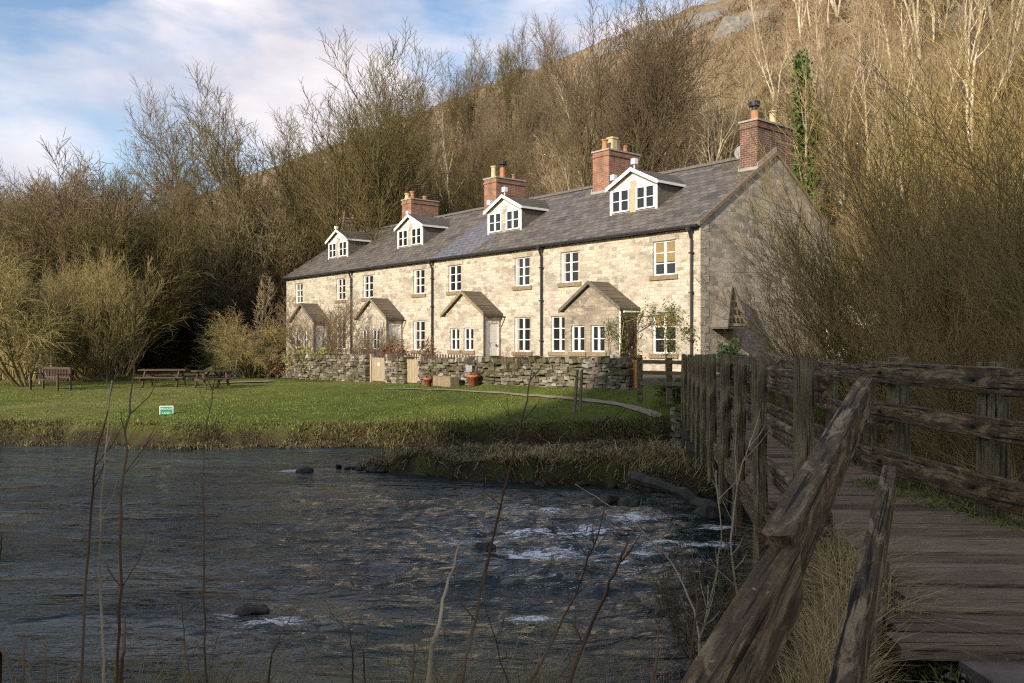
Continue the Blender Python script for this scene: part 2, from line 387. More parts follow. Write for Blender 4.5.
blend(sst(N1+.3*N2, .02, .2)*.6, C((.20,.18,.06)))
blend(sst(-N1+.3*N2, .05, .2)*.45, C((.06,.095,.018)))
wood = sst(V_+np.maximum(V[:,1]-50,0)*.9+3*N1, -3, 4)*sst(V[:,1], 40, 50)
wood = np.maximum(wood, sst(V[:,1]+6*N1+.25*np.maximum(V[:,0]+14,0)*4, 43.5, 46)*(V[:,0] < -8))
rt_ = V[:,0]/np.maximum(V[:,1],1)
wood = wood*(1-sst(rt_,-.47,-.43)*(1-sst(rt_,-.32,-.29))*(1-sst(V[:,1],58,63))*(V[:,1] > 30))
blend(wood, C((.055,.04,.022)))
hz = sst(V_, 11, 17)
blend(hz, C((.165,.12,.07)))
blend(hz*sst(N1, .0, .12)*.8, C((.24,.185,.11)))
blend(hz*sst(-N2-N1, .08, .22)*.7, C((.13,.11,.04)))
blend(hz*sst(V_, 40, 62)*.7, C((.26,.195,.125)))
scree = hz*sst(fbm(V[:,0]*.09+9, V[:,1]*.09-4, 4), .10, .15)*sst(V[:,0]*.8+V[:,1]*.2, 20, 45)
blend(scree, C((.24,.22,.20)))
water_edge = sst(-(V[:,2]), 2.12, 2.4)
blend(water_edge*(V[:,1] > 10), C((.055,.042,.026)))
blend((V[:,2] < -2.75)*1.0, C((.03,.028,.02)))
nb = (V[:,1] < 10)*1.0
blend(nb, C((.05,.042,.022)))
garden = sst(V_, -4.9, -4.6)*(1-sst(V_, 11, 12))*sst(T_, -6, -5)*(1-sst(T_, 34, 35))
blend(garden, C((.14,.12,.085)))
FC = V[FQ].mean(1); ft, fv = hcoord(FC[:,0], FC[:,1])
zone = np.zeros(len(FQ), int)
zone[(fv > 12.5)] = 1
yb_f = ybank(FC[:,0])
zone[(FC[:,1] > yb_f-.1) & (fv <= -4.8) & (FC[:,1] < 75) & (FC[:,0] > -60)] = 2
zone[(FC[:,1] > yb_f-.1) & (ft > 34) & (fv <= 12.5) & (FC[:,1] < 75) & (FC[:,0] > -60)] = 2
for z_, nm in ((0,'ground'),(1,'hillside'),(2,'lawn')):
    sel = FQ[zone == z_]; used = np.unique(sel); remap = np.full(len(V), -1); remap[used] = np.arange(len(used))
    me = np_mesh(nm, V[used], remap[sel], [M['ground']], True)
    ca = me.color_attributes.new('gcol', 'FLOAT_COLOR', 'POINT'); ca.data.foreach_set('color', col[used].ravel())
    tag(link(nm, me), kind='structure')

# ------------------------------------------------------------------ river
wx = axis([(-90,-26,1.2),(-26,-10,.16),(-10,8,.07),(8,40,.6)]); wy = axis([(2.6,8,.05),(8,15,.06),(15,26,.1)])
WX, WY = np.meshgrid(wx, wy)
rif = np.exp(-(((WX-.3-.25*(WY-12))/3.2)**2+((WY-12.2)/3.6)**2))
rif += .9*np.exp(-(((WX-1.2)/1.8)**2+((WY-10.2)/1.8)**2))+.6*np.exp(-(((WX+2.4)/1.3)**2+((WY-7.9)/.5)**2))
rif += .8*np.exp(-(((WX-3.6)/1.4)**2+((WY-21.3)/.6)**2))
rif = np.clip(rif, 0, 1.3)
wv = (.07+.07*rif)*fbm(WX*.9+.25*WY, WY*1.9, 3)+(.022+.07*rif)*fbm(WX*2.6+WY*.7, WY*5.2, 3)+.05*rif*fbm(WX*7, WY*11, 2)
wv += .10*rif*(1-np.abs(2*fbm(WX*1.1+3, WY*2.3+8, 3)))**4*.6
WZm = WZ+wv
nwx, nwy = len(wx), len(wy)
VW = np.stack([WX.ravel(), WY.ravel(), WZm.ravel()], 1)
iw = (np.arange(nwy-1)[:,None]*nwx+np.arange(nwx-1)[None,:]).ravel()
spots = [(.35,10.75,.75,.3),(-.45,11.3,.7,.25),(.1,11.9,.3,.2),(1.5,10.7,.6,.25),(-2.3,8.1,.4,.13),(-2.75,8.35,.2,.1),(.5,13.3,.5,.25),(1.0,11.9,.9,.2),(1.9,12.9,.5,.35),(3.0,12.2,.5,.25),(3.6,21.4,1.5,.22),(.2,8.2,.35,.15),(3.9,10.8,.5,.2),(-4.6,17.8,.35,.2),(2.3,11.2,.8,.2)]
fm = np.zeros_like(WX)
for x, y, sx, sy in spots: fm = np.maximum(fm, np.exp(-(((WX-x)/sx)**2+((WY-y)/sy)**2)*.9))
fm = np.maximum(fm, .42*rif/1.3)
foam = fm+.5*fbm(WX*2.4, WY*5.5, 3)
def m_water():
    t = NT('river_water'); p = t.pos()
    a = t.new('ShaderNodeAttribute', attribute_name='foam')
    n1 = t.noise(t.mapping(p, (.8,2.1,1), (0,0,.15)), 2.0, 4, .55, .6)
    n2 = t.noise(t.mapping(p, (2,4,1), (0,0,-.1)), 9, 3, .6)
    n3 = t.noise(t.mapping(p, (1,2.2,1)), 30, 3, .6)
    h = t.math('ADD', t.math('ADD', n1, t.math('MULTIPLY', n2, .10)), t.math('MULTIPLY', n3, .012))
    h = t.math('MULTIPLY', h, t.ramp(t.noise(t.mapping(p, (.28,.75,1), (0,0,.25)), 1.1, 3, .6, .8), [(.36,.25),(.62,1.0)]))
    t.bump(h, 1.0, .17)
    bed = t.ramp(t.noise(p, .45, 6, .7), [(.38,(.010,.018,.020)), (.6,(.018,.030,.024)), (.75,(.035,.030,.018))])
    st = t.noise(t.mapping(p, (.7,2.6,1), (0,0,.2)), 6.5, 7, .78, 1.2); st2 = t.noise(p, 38, 3, .7)
    q = t.math('ADD', a.outputs['Fac'], t.math('ADD', t.math('MULTIPLY', t.math('SUBTRACT', st, .5), 4.4), t.math('MULTIPLY', t.math('SUBTRACT', st2, .5), 1.3)))
    fo = t.ramp(t.math('MULTIPLY', q, .75), [(.56, 0), (.78, 1)])
    colr = t.mix(fo, bed, (.78,.79,.80))
    r = t.math('ADD', t.math('MULTIPLY', fo, .6), .06)
    t.done(colr, r, .5); t.b.inputs['IOR'].default_value = 1.333
    return t.m
me = np_mesh('river', VW, np.stack([iw, iw+1, iw+nwx+1, iw+nwx],1), [m_water()], True)
at = me.attributes.new('foam', 'FLOAT', 'POINT'); at.data.foreach_set('value', foam.ravel().astype(np.float32))
tag(link('river', me), kind='structure')

# ------------------------------------------------------------------ cottages
LEN = [8.12, 8.12, 8.12, 8.75]
EZ, PIT, DEP = 5.36, .658, 9.24
RZ = EZ+PIT*DEP/2
def wall_holes(mb, x0, x1, z0, z1, holes, y, dep=.16, m=0):
    """front wall facing -y with rectangular openings and their reveals"""
    xs = sorted({x0, x1, *[h[0] for h in holes], *[h[1] for h in holes]}); zs = sorted({z0, z1, *[h[2] for h in holes], *[h[3] for h in holes]})
    for a, b in zip(xs, xs[1:]):
        for c, d in zip(zs, zs[1:]):
            cx, cz = (a+b)/2, (c+d)/2
            if any(h[0] < cx < h[1] and h[2] < cz < h[3] for h in holes): continue
            mb.add([(a,y,c),(b,y,c),(b,y,d),(a,y,d)], [(0,1,2,3)], m)
    for a, b, c, d in holes:
        mb.add([(a,y,c),(b,y,c),(b,y,d),(a,y,d),(a,y+dep,c),(b,y+dep,c),(b,y+dep,d),(a,y+dep,d)],
               [(0,4,5,1),(1,5,6,2),(2,6,7,3),(3,7,4,0)], m)
def window(par, a, b, c, d, y, cols=2, rows=3, blind=None, sill=True, panepar=None, rec=.075, curtain=False):
    mb = MB(); fw = .055; yy = y+rec
    mb.box(a,a+fw,yy,yy+.07,c,d); mb.box(b-fw,b,yy,yy+.07,c,d); mb.box(a+fw,b-fw,yy,yy+.07,c,c+fw); mb.box(a+fw,b-fw,yy,yy+.07,d-fw,d)
    iw_ = b-a-2*fw
    for k in range(1, cols):
        x = a+fw+iw_*k/cols; mb.box(x-.03,x+.03,yy+.004,yy+.066,c+fw,d-fw)
    xs = [a+fw]+[a+fw+iw_*k/cols for k in range(1,cols)]+[b-fw]
    for k in range(1, rows):
        z = c+fw+(d-c-2*fw)*k/rows
        for i in range(cols):
            l = xs[i]+(.035 if i else 0); r_ = xs[i+1]-(.035 if i < cols-1 else 0)
            mb.box(l,r_,yy+.014,yy+.05,z-.018,z+.018)
    # casement frames
    for i in range(cols):
        l = xs[i]+(.035 if i else 0); r_ = xs[i+1]-(.035 if i < cols-1 else 0)
        mb.box(l,l+.022,yy+.008,yy+.056,c+fw,d-fw); mb.box(r_-.022,r_,yy+.008,yy+.056,c+fw,d-fw)
    w = mb.build('window', M['white'], par); pp = panepar or w
    MB().box(a+fw,b-fw,yy+.045,yy+.055,c+fw,d-fw).build('pane', M['glass'], pp)
    if blind:
        MB().box(a+fw+.02,b-fw-.02,yy+.036,yy+.042,d-fw-blind*(d-c),d-fw).build('blind', M['blind'], pp)
    if curtain:
        cm = MB()
        cm.box(a+fw+.005,a+fw+.16,yy+.037,yy+.043,c+fw,d-fw); cm.box(b-fw-.14,b-fw-.005,yy+.037,yy+.043,c+fw,d-fw)
        cm.build('curtain', M['curtain'], pp)
    if sill: MB().box(a-.12,b+.12,y-.07,y+.15,c-.17,c-.003).build('sill', M['sill'], pp)
    return w
def slab(mb, y0, z0, y1, z1, x0, x1, th=.07, m=0):
    # sloping slab, (y0,z0)->(y1,z1) top line, extruded in x
    mb.prismx([(y0,z0),(y1,z1),(y1,z1-th),(y0,z0-th)], x0, x1, m)
root_label = [
 'end cottage nearest the footbridge, with yellow blinds, stone gable and climber over its porch',
 'second cottage from the footbridge, with a white porch door and bluer slates on its roof',
 'third cottage from the footbridge, behind the two wooden garden gates',
 'farthest cottage of the row, its porch half hidden behind a bare brown garden shrub']
right_win = [(1.11,2.18),(.92,1.98),(.90,1.96),(.95,2.02)]
left_win = [(6.03,7.15),(5.95,6.98),(5.96,7.08),(6.40,7.45)]
chim_mat = ['brick','brick','brick','brick_grey']; chim_top = [9.93, 9.88, 9.8, 9.45]
tt0 = 0
for i in range(4):
    L = LEN[i]
    o = empty('cottage', (X0-S_*tt0, Y0+C_*tt0, GZ), math.atan2(-C_, S_))
    tag(o, root_label[i], 'cottage', 'terrace of stone cottages')
    X = lambda t: -t                                   # local x from distance along the row
    rw, lw = right_win[i], left_win[i]
    holes = [(-rw[1],-rw[0],3.62,4.88), (-rw[1]-.02,-rw[0]+.02,.76,2.26), (-lw[1],-lw[0],3.62,4.88)]
    if i in (0,): holes.append((-7.75,-6.72,.78,2.26))
    if i == 3: holes.append((-8.1,-7.0,.68,1.78))
    wall = MB(); wall_holes(wall, -L, 0, -.6, EZ+.1, holes, 0)
    wall.add([(-L,DEP,-.6),(0,DEP,-.6),(0,DEP,EZ),(-L,DEP,EZ)], [(3,2,1,0)])
    if i != 3: wall.add([(-L+.004,0,-.6),(-L+.004,DEP,-.6),(-L+.004,DEP,EZ),(-L+.004,0,EZ)], [(0,3,2,1)])
    if i != 0: wall.add([(-.004,0,-.6),(-.004,DEP,-.6),(-.004,DEP,EZ),(-.004,0,EZ)], [(0,1,2,3)])
    wm = 'stone'
    if i == 3:
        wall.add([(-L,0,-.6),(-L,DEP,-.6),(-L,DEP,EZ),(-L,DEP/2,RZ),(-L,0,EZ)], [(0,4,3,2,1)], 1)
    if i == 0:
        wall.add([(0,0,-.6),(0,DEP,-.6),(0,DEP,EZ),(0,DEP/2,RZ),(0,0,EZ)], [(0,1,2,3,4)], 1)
    # no room behind the openings; the opaque panes carry its darkness in their colour
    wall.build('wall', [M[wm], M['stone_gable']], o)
    if i == 0:      # dressed corner stones, alternately long and short
        q = MB(); z = -.3; k = 0
        while z < EZ-.1:
            h = .27+.06*((k*7)%3)/2; l, s = (.46,.26) if k % 2 else (.26,.46)
            q.box(-l,.012,-.014,.0-.001,z,z+h-.015); q.box(.001,.013,-.014,s,z,z+h-.015) ; z += h; k += 1
        q.build('quoin', M['stone'], o)
    # roof
    rf = MB(); ov = .18; x0r, x1r = -L, 0
    if i == 3: x0r -= .12
    if i == 0: x1r += .04
    def rslab(a, b, mat_i):
        slab(rf, -ov, EZ-ov*PIT+.10, DEP/2, RZ+.10, a, b, .10, mat_i)
    if i == 1:
        rslab(-L, -5.0, 1); rslab(-5.0, x1r, 0)
    else: rslab(x0r, x1r, 0)
    rf.prismx([(DEP/2,RZ+.10),(DEP+ov,EZ-ov*PIT+.10),(DEP+ov,EZ-ov*PIT),(DEP/2,RZ)], x0r, x1r, 0)
    roof = rf.build('roof', [M['roof'], M['roof_new']], o)
    rg = MB(); n = int(L/.45)
    for k in range(n):
        a = -L+k*L/n; j = rnd.uniform(-.008,.008)
        rg.prismx([(DEP/2-.16,RZ+.04+j),(DEP/2-.10,RZ+.15+j),(DEP/2,RZ+.20+j),(DEP/2+.10,RZ+.15+j),(DEP/2+.16,RZ+.04+j)], a+.006, a+L/n-.006)
    rg.build('ridge_tile', M['slate'], roof)
    if i == 0:
        v_ = MB()
        v_.prismx([(-.16,EZ-.16*PIT-.02),(DEP/2,RZ-.02),(DEP/2,RZ+.13),(-.16,EZ-.16*PIT+.13)], .041, .075)
        v_.prismx([(DEP/2,RZ-.02),(DEP+.16,EZ-.16*PIT-.02),(DEP+.16,EZ-.16*PIT+.13),(DEP/2,RZ+.13)], .041, .075)
        v_.build('verge', M['sill'], roof)
    # gutter and downpipe
    g = MB(); g.tube([(-L,-ov-.05,EZ-ov*PIT+.0),(0,-ov-.05,EZ-ov*PIT+.0)], .065, 8)
    g.box(-L+.01,-.01,-.03,-.004,EZ-.16,EZ-.02)
    g.build('gutter', M['pipe'], o)
    px_ = -.33 if i == 0 else -.12
    d = MB(); d.tube([(px_,-ov-.05,EZ-.16),(px_,-ov-.03,EZ-.3),(px_,-.1,EZ-.55),(px_,-.1,.0)], .05, 8)
    for z in (1.2,2.9,4.3): d.box(px_-.08,px_+.08,-.16,-.04,z,z+.05)
    d.box(px_-.09,px_+.09,-.32,-.1,EZ-.28,EZ-.12)
    d.build('drainpipe', M['pipe'], o)
    # windows
    window(o, -rw[1],-rw[0],3.62,4.88,0, 2,3, blind=.56 if i == 0 else None, curtain=i > 0)
    window(o, -rw[1]-.02,-rw[0]+.02,.76,2.26,0, 2,3, blind=.3 if i == 0 else None, curtain=i > 0)
    window(o, -lw[1],-lw[0],3.62,4.88,0, 2,3, curtain=i in (0,2,3))
    if i == 0: window(o, -7.75,-6.72,.78,2.26,0, 2,3)
    if i == 3: window(o, -8.1,-7.0,.68,1.78,0, 2,3, curtain=True)
    # stone lintels are flush and only just show
    for a, b, c, dd in holes: MB().box(a-.16,b+.16,-.012,-.002,dd+.0,dd+.22).build('lintel', M['stone_gable'], o)
    # porch
    pc = 4.40; hw = 1.46; pd = .98; ph = 2.45; pa = 3.40
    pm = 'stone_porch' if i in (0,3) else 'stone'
    pw = MB(); ph1 = [(-5.50,-4.76,.80,1.82), (-4.43,-3.69,.80,1.82)]
    wall_holes(pw, -pc-hw, -pc+hw, -.5, ph, ph1, -pd, .14)
    pw.add([(-pc-hw,-pd,ph),(-pc+hw,-pd,ph),(-pc,-pd,pa)], [(0,1,2)])
    pw.add([(-pc-hw,-pd,-.5),(-pc-hw,0,-.5),(-pc-hw,0,ph),(-pc-hw,-pd,ph)], [(0,3,2,1)])
    # right flank with the door opening
    xr_ = -pc+hw
    for ya, yb_, za, zb in ((-pd,-.86,-.5,ph),(-.12,0,-.5,ph),(-.86,-.12,2.1,ph),(-.86,-.12,-.5,0)):
        pw.add([(xr_,ya,za),(xr_,yb_,za),(xr_,yb_,zb),(xr_,ya,zb)], [(0,1,2,3)])
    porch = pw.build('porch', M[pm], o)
    tag(porch, None)
    window(porch, *ph1[0], -pd, 2, 2, sill=True, panepar=porch); window(porch, *ph1[1], -pd, 2, 2, sill=True, panepar=porch)
    dm = MB(); dm.box(xr_-.06,xr_-.02,-.84,-.14,.0,2.07)
    dm.box(xr_-.02,xr_-.005,-.78,-.52,.25,.95); dm.box(xr_-.02,xr_-.005,-.46,-.20,.25,.95); dm.box(xr_-.02,xr_-.005,-.78,-.20,1.15,1.9)
    dm.box(xr_-.05,xr_+.03,-.86,-.80,0,2.1); dm.box(xr_-.05,xr_+.03,-.18,-.12,0,2.1); dm.box(xr_-.05,xr_+.03,-.80,-.18,2.04,2.1)
    dr = dm.build('door', M['benchwood'] if i == 0 else M['white'], porch)
    if i == 0: dr['label'] = 'brown wooden porch door behind the climber'
    MB().box(xr_-.005,xr_+.05,-.30,-.26,.98,1.08).build('door_handle', M['pipe'], porch)
    pr = MB(); oh = .17; ro = .10
    for s in (-1, 1):
        ex = -pc+s*(hw+oh); ez_ = ph-oh*(pa-ph)/hw
        poly = [(ex,ez_+ro),(-pc,pa+ro),(-pc,pa+ro-.09),(ex,ez_+ro-.09)]
        if s == 1: poly = poly[::-1]
        pr.prism(poly, -pd-.14, .02)
    prf = pr.build('porch_roof', M['roof_porch'], porch)
    pr.build  # keep
    ed = MB()
    for s in (-1, 1):
        ex = -pc+s*(hw+oh+.02); ez_ = ph-oh*(pa-ph)/hw
        poly = [(ex,ez_-.02),(-pc,pa-.02),(-pc,pa+.13),(ex,ez_+.13)]
        if s == 1: poly = poly[::-1]
        ed.prism(poly, -pd-.175, -pd-.141)
    ed.build('porch_verge', M['sill'] if i in (1,2) else M['slate'], porch)
    pg = MB(); pg.tube([(xr_+.32,-pd-.1,ph-.16),(xr_+.32,0,ph-.16)], .04, 6); pg.tube([(xr_+.06,-pd-.02,ph-.12),(xr_+.06,-pd-.02,0)], .035, 6)
    pg.build('porch_pipe', M['white'] if i == 0 else M['pipe'], porch)
    # dormer
    da, db = 3.15, 5.65; dc = (da+db)/2; fy = 1.42; zb = EZ+PIT*fy+.06; ze = 7.45; zr = 8.06
    dmr = MB(); dmr.add([(-db,fy,zb),(-da,fy,zb),(-da,fy,ze),(-dc,fy,zr),(-db,fy,ze)], [(0,1,2,3,4)], 0)
    ye = (ze-EZ-.06)/PIT
    for xx, fl in ((-da,0),(-db,1)):
        vs = [(xx,fy,zb-.1),(xx,ye,ze-.1),(xx,ye,ze),(xx,fy,ze)]
        dmr.add(vs, [(0,1,2,3) if not fl else (3,2,1,0)], 1)
    dorm = dmr.build('dormer', [M['whitewood'], M['slate']], o)
    rw_ = MB(); yr = (zr-EZ+.02)/PIT
    for s in (-1, 1):
        e = -dc+s*((db-da)/2+.12); zz = ze-.12*(zr-ze)/((db-da)/2)
        vs = [(e,fy-.16,zz+.08),(-dc,fy-.16,zr+.08),(-dc,yr+.1,zr+.08),(e,ye-.1,zz+.08)]
        vs += [(x,y,z-.07) for x,y,z in vs]
        f_ = [(0,1,2,3),(7,6,5,4),(0,4,5,1),(1,5,6,2),(2,6,7,3),(3,7,4,0)]
        rw_.add(vs, f_ if s == -1 else [tuple(reversed(q)) for q in f_])
    rw_.build('dormer_roof', M['roof_porch'], dorm)
    bb = MB()
    for s in (-1, 1):
        e = -dc+s*((db-da)/2+.14); zz = ze-.14*(zr-ze)/((db-da)/2)
        poly = [(e,zz-.07),(-dc,zr-.07),(-dc,zr+.09),(e,zz+.09)]
        if s == 1: poly = poly[::-1]
        bb.prism(poly, fy-.20, fy-.163)
        x_ = -dc+s*((db-da)/2-.04); bb.box(x_-.05,x_+.05,fy-.04,fy-.003,zb-.02,ze-.0)
    # side eaves board
    bb.hexa([(-da+.13,fy-.16,ze-.10),(-da+.16,fy-.16,ze-.10),(-da+.16,ye-.12,ze-.10),(-da+.13,ye-.12,ze-.10),(-da+.13,fy-.16,ze+.0),(-da+.16,fy-.16,ze+.0),(-da+.16,ye-.12,ze+.0),(-da+.13,ye-.12,ze+.0)])
    bb.build('bargeboard', M['white'], dorm)
    window(dorm, -db+.10,-dc-.17, zb+.08,7.34, fy-.15, 2,2, sill=False, panepar=dorm)
    window(dorm, -dc+.17,-da-.10, zb+.08,7.34, fy-.15, 2,2, sill=False, panepar=dorm)
    MB().box(-dc-.15,-dc+.15,fy-.03,fy-.004,zb+.02,7.62).build('panel', M['board'] if i == 0 else M['stone_gable'], dorm)
    if i == 0 or i == 1:
        for ax in ((-dc+.18,zr+.12),(-dc-.95,zr-.36)):
            lm = MB(); lm.box(ax[0]-.11,ax[0]+.11,fy-.24,fy-.05,ax[1]+.06,ax[1]+.28); lm.box(ax[0]-.02,ax[0]+.02,fy-.17,fy-.13,ax[1]-.12,ax[1]+.06)
            lm.build('lamp_box', M['white'], dorm)
    elif i == 2 or i == 3:
        lm = MB(); lm.box(-dc-.09,-dc+.09,fy-.24,fy-.08,zr+.10,zr+.26); lm.build('lamp_box', M['white'], dorm)
    # lead flashing strip
    fl = MB()
    fl.hexa([(-da+.13,ye-.25,ze-.0),(-da+.25,ye-.25,ze-.02),(-da+.25,yr+.1,zr+.07),(-dc+.02,yr+.16,zr+.11),(-da+.13,ye-.25,ze+.07),(-da+.25,ye-.25,ze+.05),(-da+.25,yr+.1,zr+.09),(-dc+.02,yr+.16,zr+.15)])
    # chimney(s)
    def chimney(xa, xb, ya, yb_, top, mt, pots, cope='cope'):
        c = MB(); c.box(xa,xb,ya,yb_,EZ+1.0,top-.30); c.box(xa-.04,xb+.04,ya-.04,yb_+.04,top-.30,top-.22); c.box(xa-.005,xb+.005,ya-.005,yb_+.005,top-.22,top-.06)
        ch = c.build('chimney', M[mt], o)
        cc = MB(); cc.box(xa-.05,xb+.05,ya-.05,yb_+.05,top-.06,top+.01)
        zf = EZ+PIT*ya
        cc.box(xa-.06,xb+.06,ya-.07,ya-.005,zf-.05,zf+.16)
        for e_ in (xa-.03, xb+.03):
            cc.hexa([(e_-.02,ya-.05,zf+.06),(e_+.02,ya-.05,zf+.06),(e_+.02,DEP/2,RZ+.06),(e_-.02,DEP/2,RZ+.06),(e_-.02,ya-.05,zf+.28),(e_+.02,ya-.05,zf+.28),(e_+.02,DEP/2,RZ+.28),(e_-.02,DEP/2,RZ+.28)])
        cc.build('flashing', M[cope], ch)
        for (pxx, pyy, h, kind) in pots:
            p = MB()
            if kind == 'sq': p.box(pxx-.16,pxx+.16,pyy-.16,pyy+.16,top,top+h); p.box(pxx-.20,pxx+.20,pyy-.20,pyy+.20,top+h,top+h+.07); p.build('pot', M['potbuff'], ch)
            elif kind == 'cowl':
                p.lathe(pxx,pyy,[(.16,top),(.14,top+h),(.12,top+h+.01)],12); p.build('pot', M['pot'], ch)
                q = MB(); q.lathe(pxx,pyy,[(.10,top+h),(.10,top+h+.16),(.20,top+h+.17),(.21,top+h+.34),(.17,top+h+.36)],12); q.build('cowl', M['pipe'], ch)
            else:
                p.lathe(pxx,pyy,[(.17,top),(.17,top+.06),(.135,top+.1),(.125,top+h-.08),(.165,top+h-.06),(.165,top+h),(.1,top+h)],12)
                p.build('pot', M['pot'] if kind == 'clay' else M['potbuff'], ch)
        return ch
    ca_ = L-.02 if i < 3 else L-1.04; xa, xb = -(ca_+1.02), -ca_; xm = (xa+xb)/2
    if i < 3:
        pots = [[(xm,4.15,.52,'clay'),(xm,4.65,.62,'sq'),(xm-.05,5.05,.60,'buff'),(xm,5.5,.42,'clay')],
                [(xm-.1,4.2,.66,'buff'),(xm+.1,4.65,.6,'cowl'),(xm,5.45,.36,'clay')],
                [(xm,4.3,.5,'clay'),(xm-.1,4.0,.34,'buff'),(xm,5.2,.30,'clay')]][i]
        chimney(xa, xb, 3.88, 5.86, chim_top[i], chim_mat[i], pots)
        if i == 0: pass
    else:
        chimney(xa, xb, 3.6, 5.6, chim_top[3], 'brick_grey', [(xm,4.0,.55,'clay'),(xm,4.5,.3,'buff'),(xm,5.0,.3,'clay')])
    if i == 0:
        chimney(-.78, -.01, 3.42, 5.84, 9.58, 'brick_dark', [(-.38,3.8,.42,'cowl'),(-.38,5.0,.62,'buff')])
        ds = MB()
        ds.lathe(0,0,[(.02,0),(.16,.02),(.27,.07),(.31,.12),(.28,.11),(.02,.05)],16)
        dd = ds.build('satellite_dish', M['dishgrey'], o); dd.location = (-1.05,4.0,RZ+.12); dd.rotation_euler = (R(75),0,R(20))
        MB().tube([(-1.05,4.35,RZ-.1),(-1.05,4.06,RZ+.12)], .025, 6).build('dish_arm', M['pipe'], o)
    tt0 += L
def cl(t, v, z=0):   # world point from row coordinates
    return (X0-S_*t+C_*v, Y0+C_*t+S_*v, z)
ROT = math.atan2(-C_, S_)

# dovecote on the gable wall
dv = empty('dovecote', (*cl(0,.52)[:2], GZ+.30), ROT)
tag(dv, 'triangular wall mounted dovecote with rows of nest holes on the cottage gable', 'dovecote')
b = MB(); zb, zt, w = 1.45, 2.75, .62
for s in (0,): b.hexa([(.03,.1,zb),(.62,.1,zb),(.62,1.35,zb),(.03,1.35,zb),(.03,.68,zt),(.40,.68,zt),(.40,.77,zt),(.03,.77,zt)])
b.build('box', M['palewood'], dv)
b = MB()
b.hexa([(.01,.02,zb-.06),(.74,.02,zb-.06),(.74,.09,zb-.06),(.01,.09,zb-.06),(.01,.62,zt+.08),(.48,.62,zt+.08),(.48,.70,zt+.08),(.01,.70,zt+.08)])
b.hexa([(.01,1.36,zb-.06),(.74,1.36,zb-.06),(.74,1.43,zb-.06),(.01,1.43,zb-.06),(.01,.75,zt+.08),(.48,.75,zt+.08),(.48,.83,zt+.08),(.01,.83,zt+.08)])
b.build('roof', M['slate'], dv)
b = MB()
for r_, (n, z) in enumerate([(4,1.55),(3,1.85),(2,2.13),(1,2.38)]):
    for k in range(n):
        yy = .725+(k-(n-1)/2)*.235; xf = .62-(z+.08-zb)/(zt-zb)*.22
        b.hexa([(xf-.1,yy-.075,z),(xf+.02,yy-.075,z),(xf+.02,yy+.075,z),(xf-.1,yy+.075,z),(xf-.14,yy-.06,z+.18),(xf-.014,yy-.06,z+.18),(xf-.014,yy+.06,z+.18),(xf-.14,yy+.06,z+.18)])
b.build('nest_hole_shade', M['pipe'], dv)  # solid dark blocks, their colour standing for the shade inside the openings
MB().box(.03,.72,.05,1.4,zb-.10,zb-.03).build('shelf', M['slate'], dv)

# white porch seen through the wands, behind the gable
wp = empty('garden_porch', (13.6,34.5,GZ), R(-18)); tag(wp, 'small white framed garden porch half hidden behind the bare wands', 'porch')
b = MB()
for x in (-.75,-.05,.6): b.box(x-.06,x+.06,-.06,.06,0,2.0)
b.box(-.69,.54,-.05,.05,1.88,2.0); b.box(-.69,-.11,-.04,.04,0,.9)
b.build('frame', M['white'], wp)
MB().box(-.69,.54,.1,.12,.0,1.9).build('pane', M['glass'], wp)
b = MB(); b.prism([(-1.0,1.95),(.85,1.95),(-.07,2.85)], -.1, 1.4); b.build('roof', M['stone_gable'], wp)
b = MB(); b.box(.66,1.35,-.12,-.02,0,2.3); b.build('wall', M['cope'], wp)

# ------------------------------------------------------------------ dry stone walls
def stone_wall(name, pts, h, thick, label, cat='wall', mat='drystone', seed=1, cope=True, sx=.25, sy=.105):
    rs = random.Random(seed); mb = MB()
    for (p, q) in zip(pts, pts[1:]):
        p, q = Vector(p), Vector(q); L = (q-p).length; d = (q-p).normalized(); nrm = Vector((-d.y,d.x,0)).normalized()
        x = 0.0; rows = max(2, int(h/sy)); hh = h/rows
        for r_ in range(rows+(1 if cope else 0)):
            x = -rs.uniform(0,.2)
            while x < L:
                w = sx*rs.uniform(.5,1.5)*(.6 if r_ == rows else 1); a = max(x,0); bx_ = min(x+w-.012, L)
                if bx_-a > .05:
                    for side in (-1,1):
                        if r_ == rows and side == 1: continue
                        pr_ = rs.uniform(-.03,.045); zz = r_*hh+rs.uniform(-.03,.03)
                        ht = hh-.012+rs.uniform(-.02,.02)
                        if r_ == rows: ht = rs.uniform(.09,.2); lo, hi = -thick/2-.03, thick/2+.03
                        elif side == -1: lo, hi = -thick/2-pr_, 0
                        else: lo, hi = 0.004, thick/2+pr_
                        c = []
                        for zt_ in (zz, zz+ht):
                            for (u_, w_) in ((a,lo),(bx_,lo),(bx_,hi),(a,hi)):
                                j = lambda: rs.uniform(-.024,.024)
                                P = p+(q-p)*(u_/L)+nrm*(w_+j()*1.4)
                                c.append((P.x+j()*d.x, P.y+j()*d.y, P.z+zt_+j()))
                        mb.hexa(c)
                x += w
    o = mb.build(name, M[mat]); tag(o, label, cat); return o
def wallpt(t, v=-5, z=None):
    x, y, _ = cl(t, v); return (x, y, h1(*cl(t, v-.5)[:2])-.12 if z is None else z)
segs = [(-1.4,10.6)]
stone_wall('garden_wall', [wallpt(t) for t in (-1.4,2,6,9.9)], .98, .42, 'long rough dry stone wall in front of the two nearer cottages', seed=3)
stone_wall('garden_wall', [wallpt(t) for t in (10.9,12.4)], 1.05, .42, 'short length of dry stone wall between the two wooden gates', seed=4)
stone_wall('garden_wall', [wallpt(t) for t in (14.0,17,20.5,22.6)], 1.15, .42, 'pale mossy dry stone wall below the farthest cottage, left of the gates', seed=5)
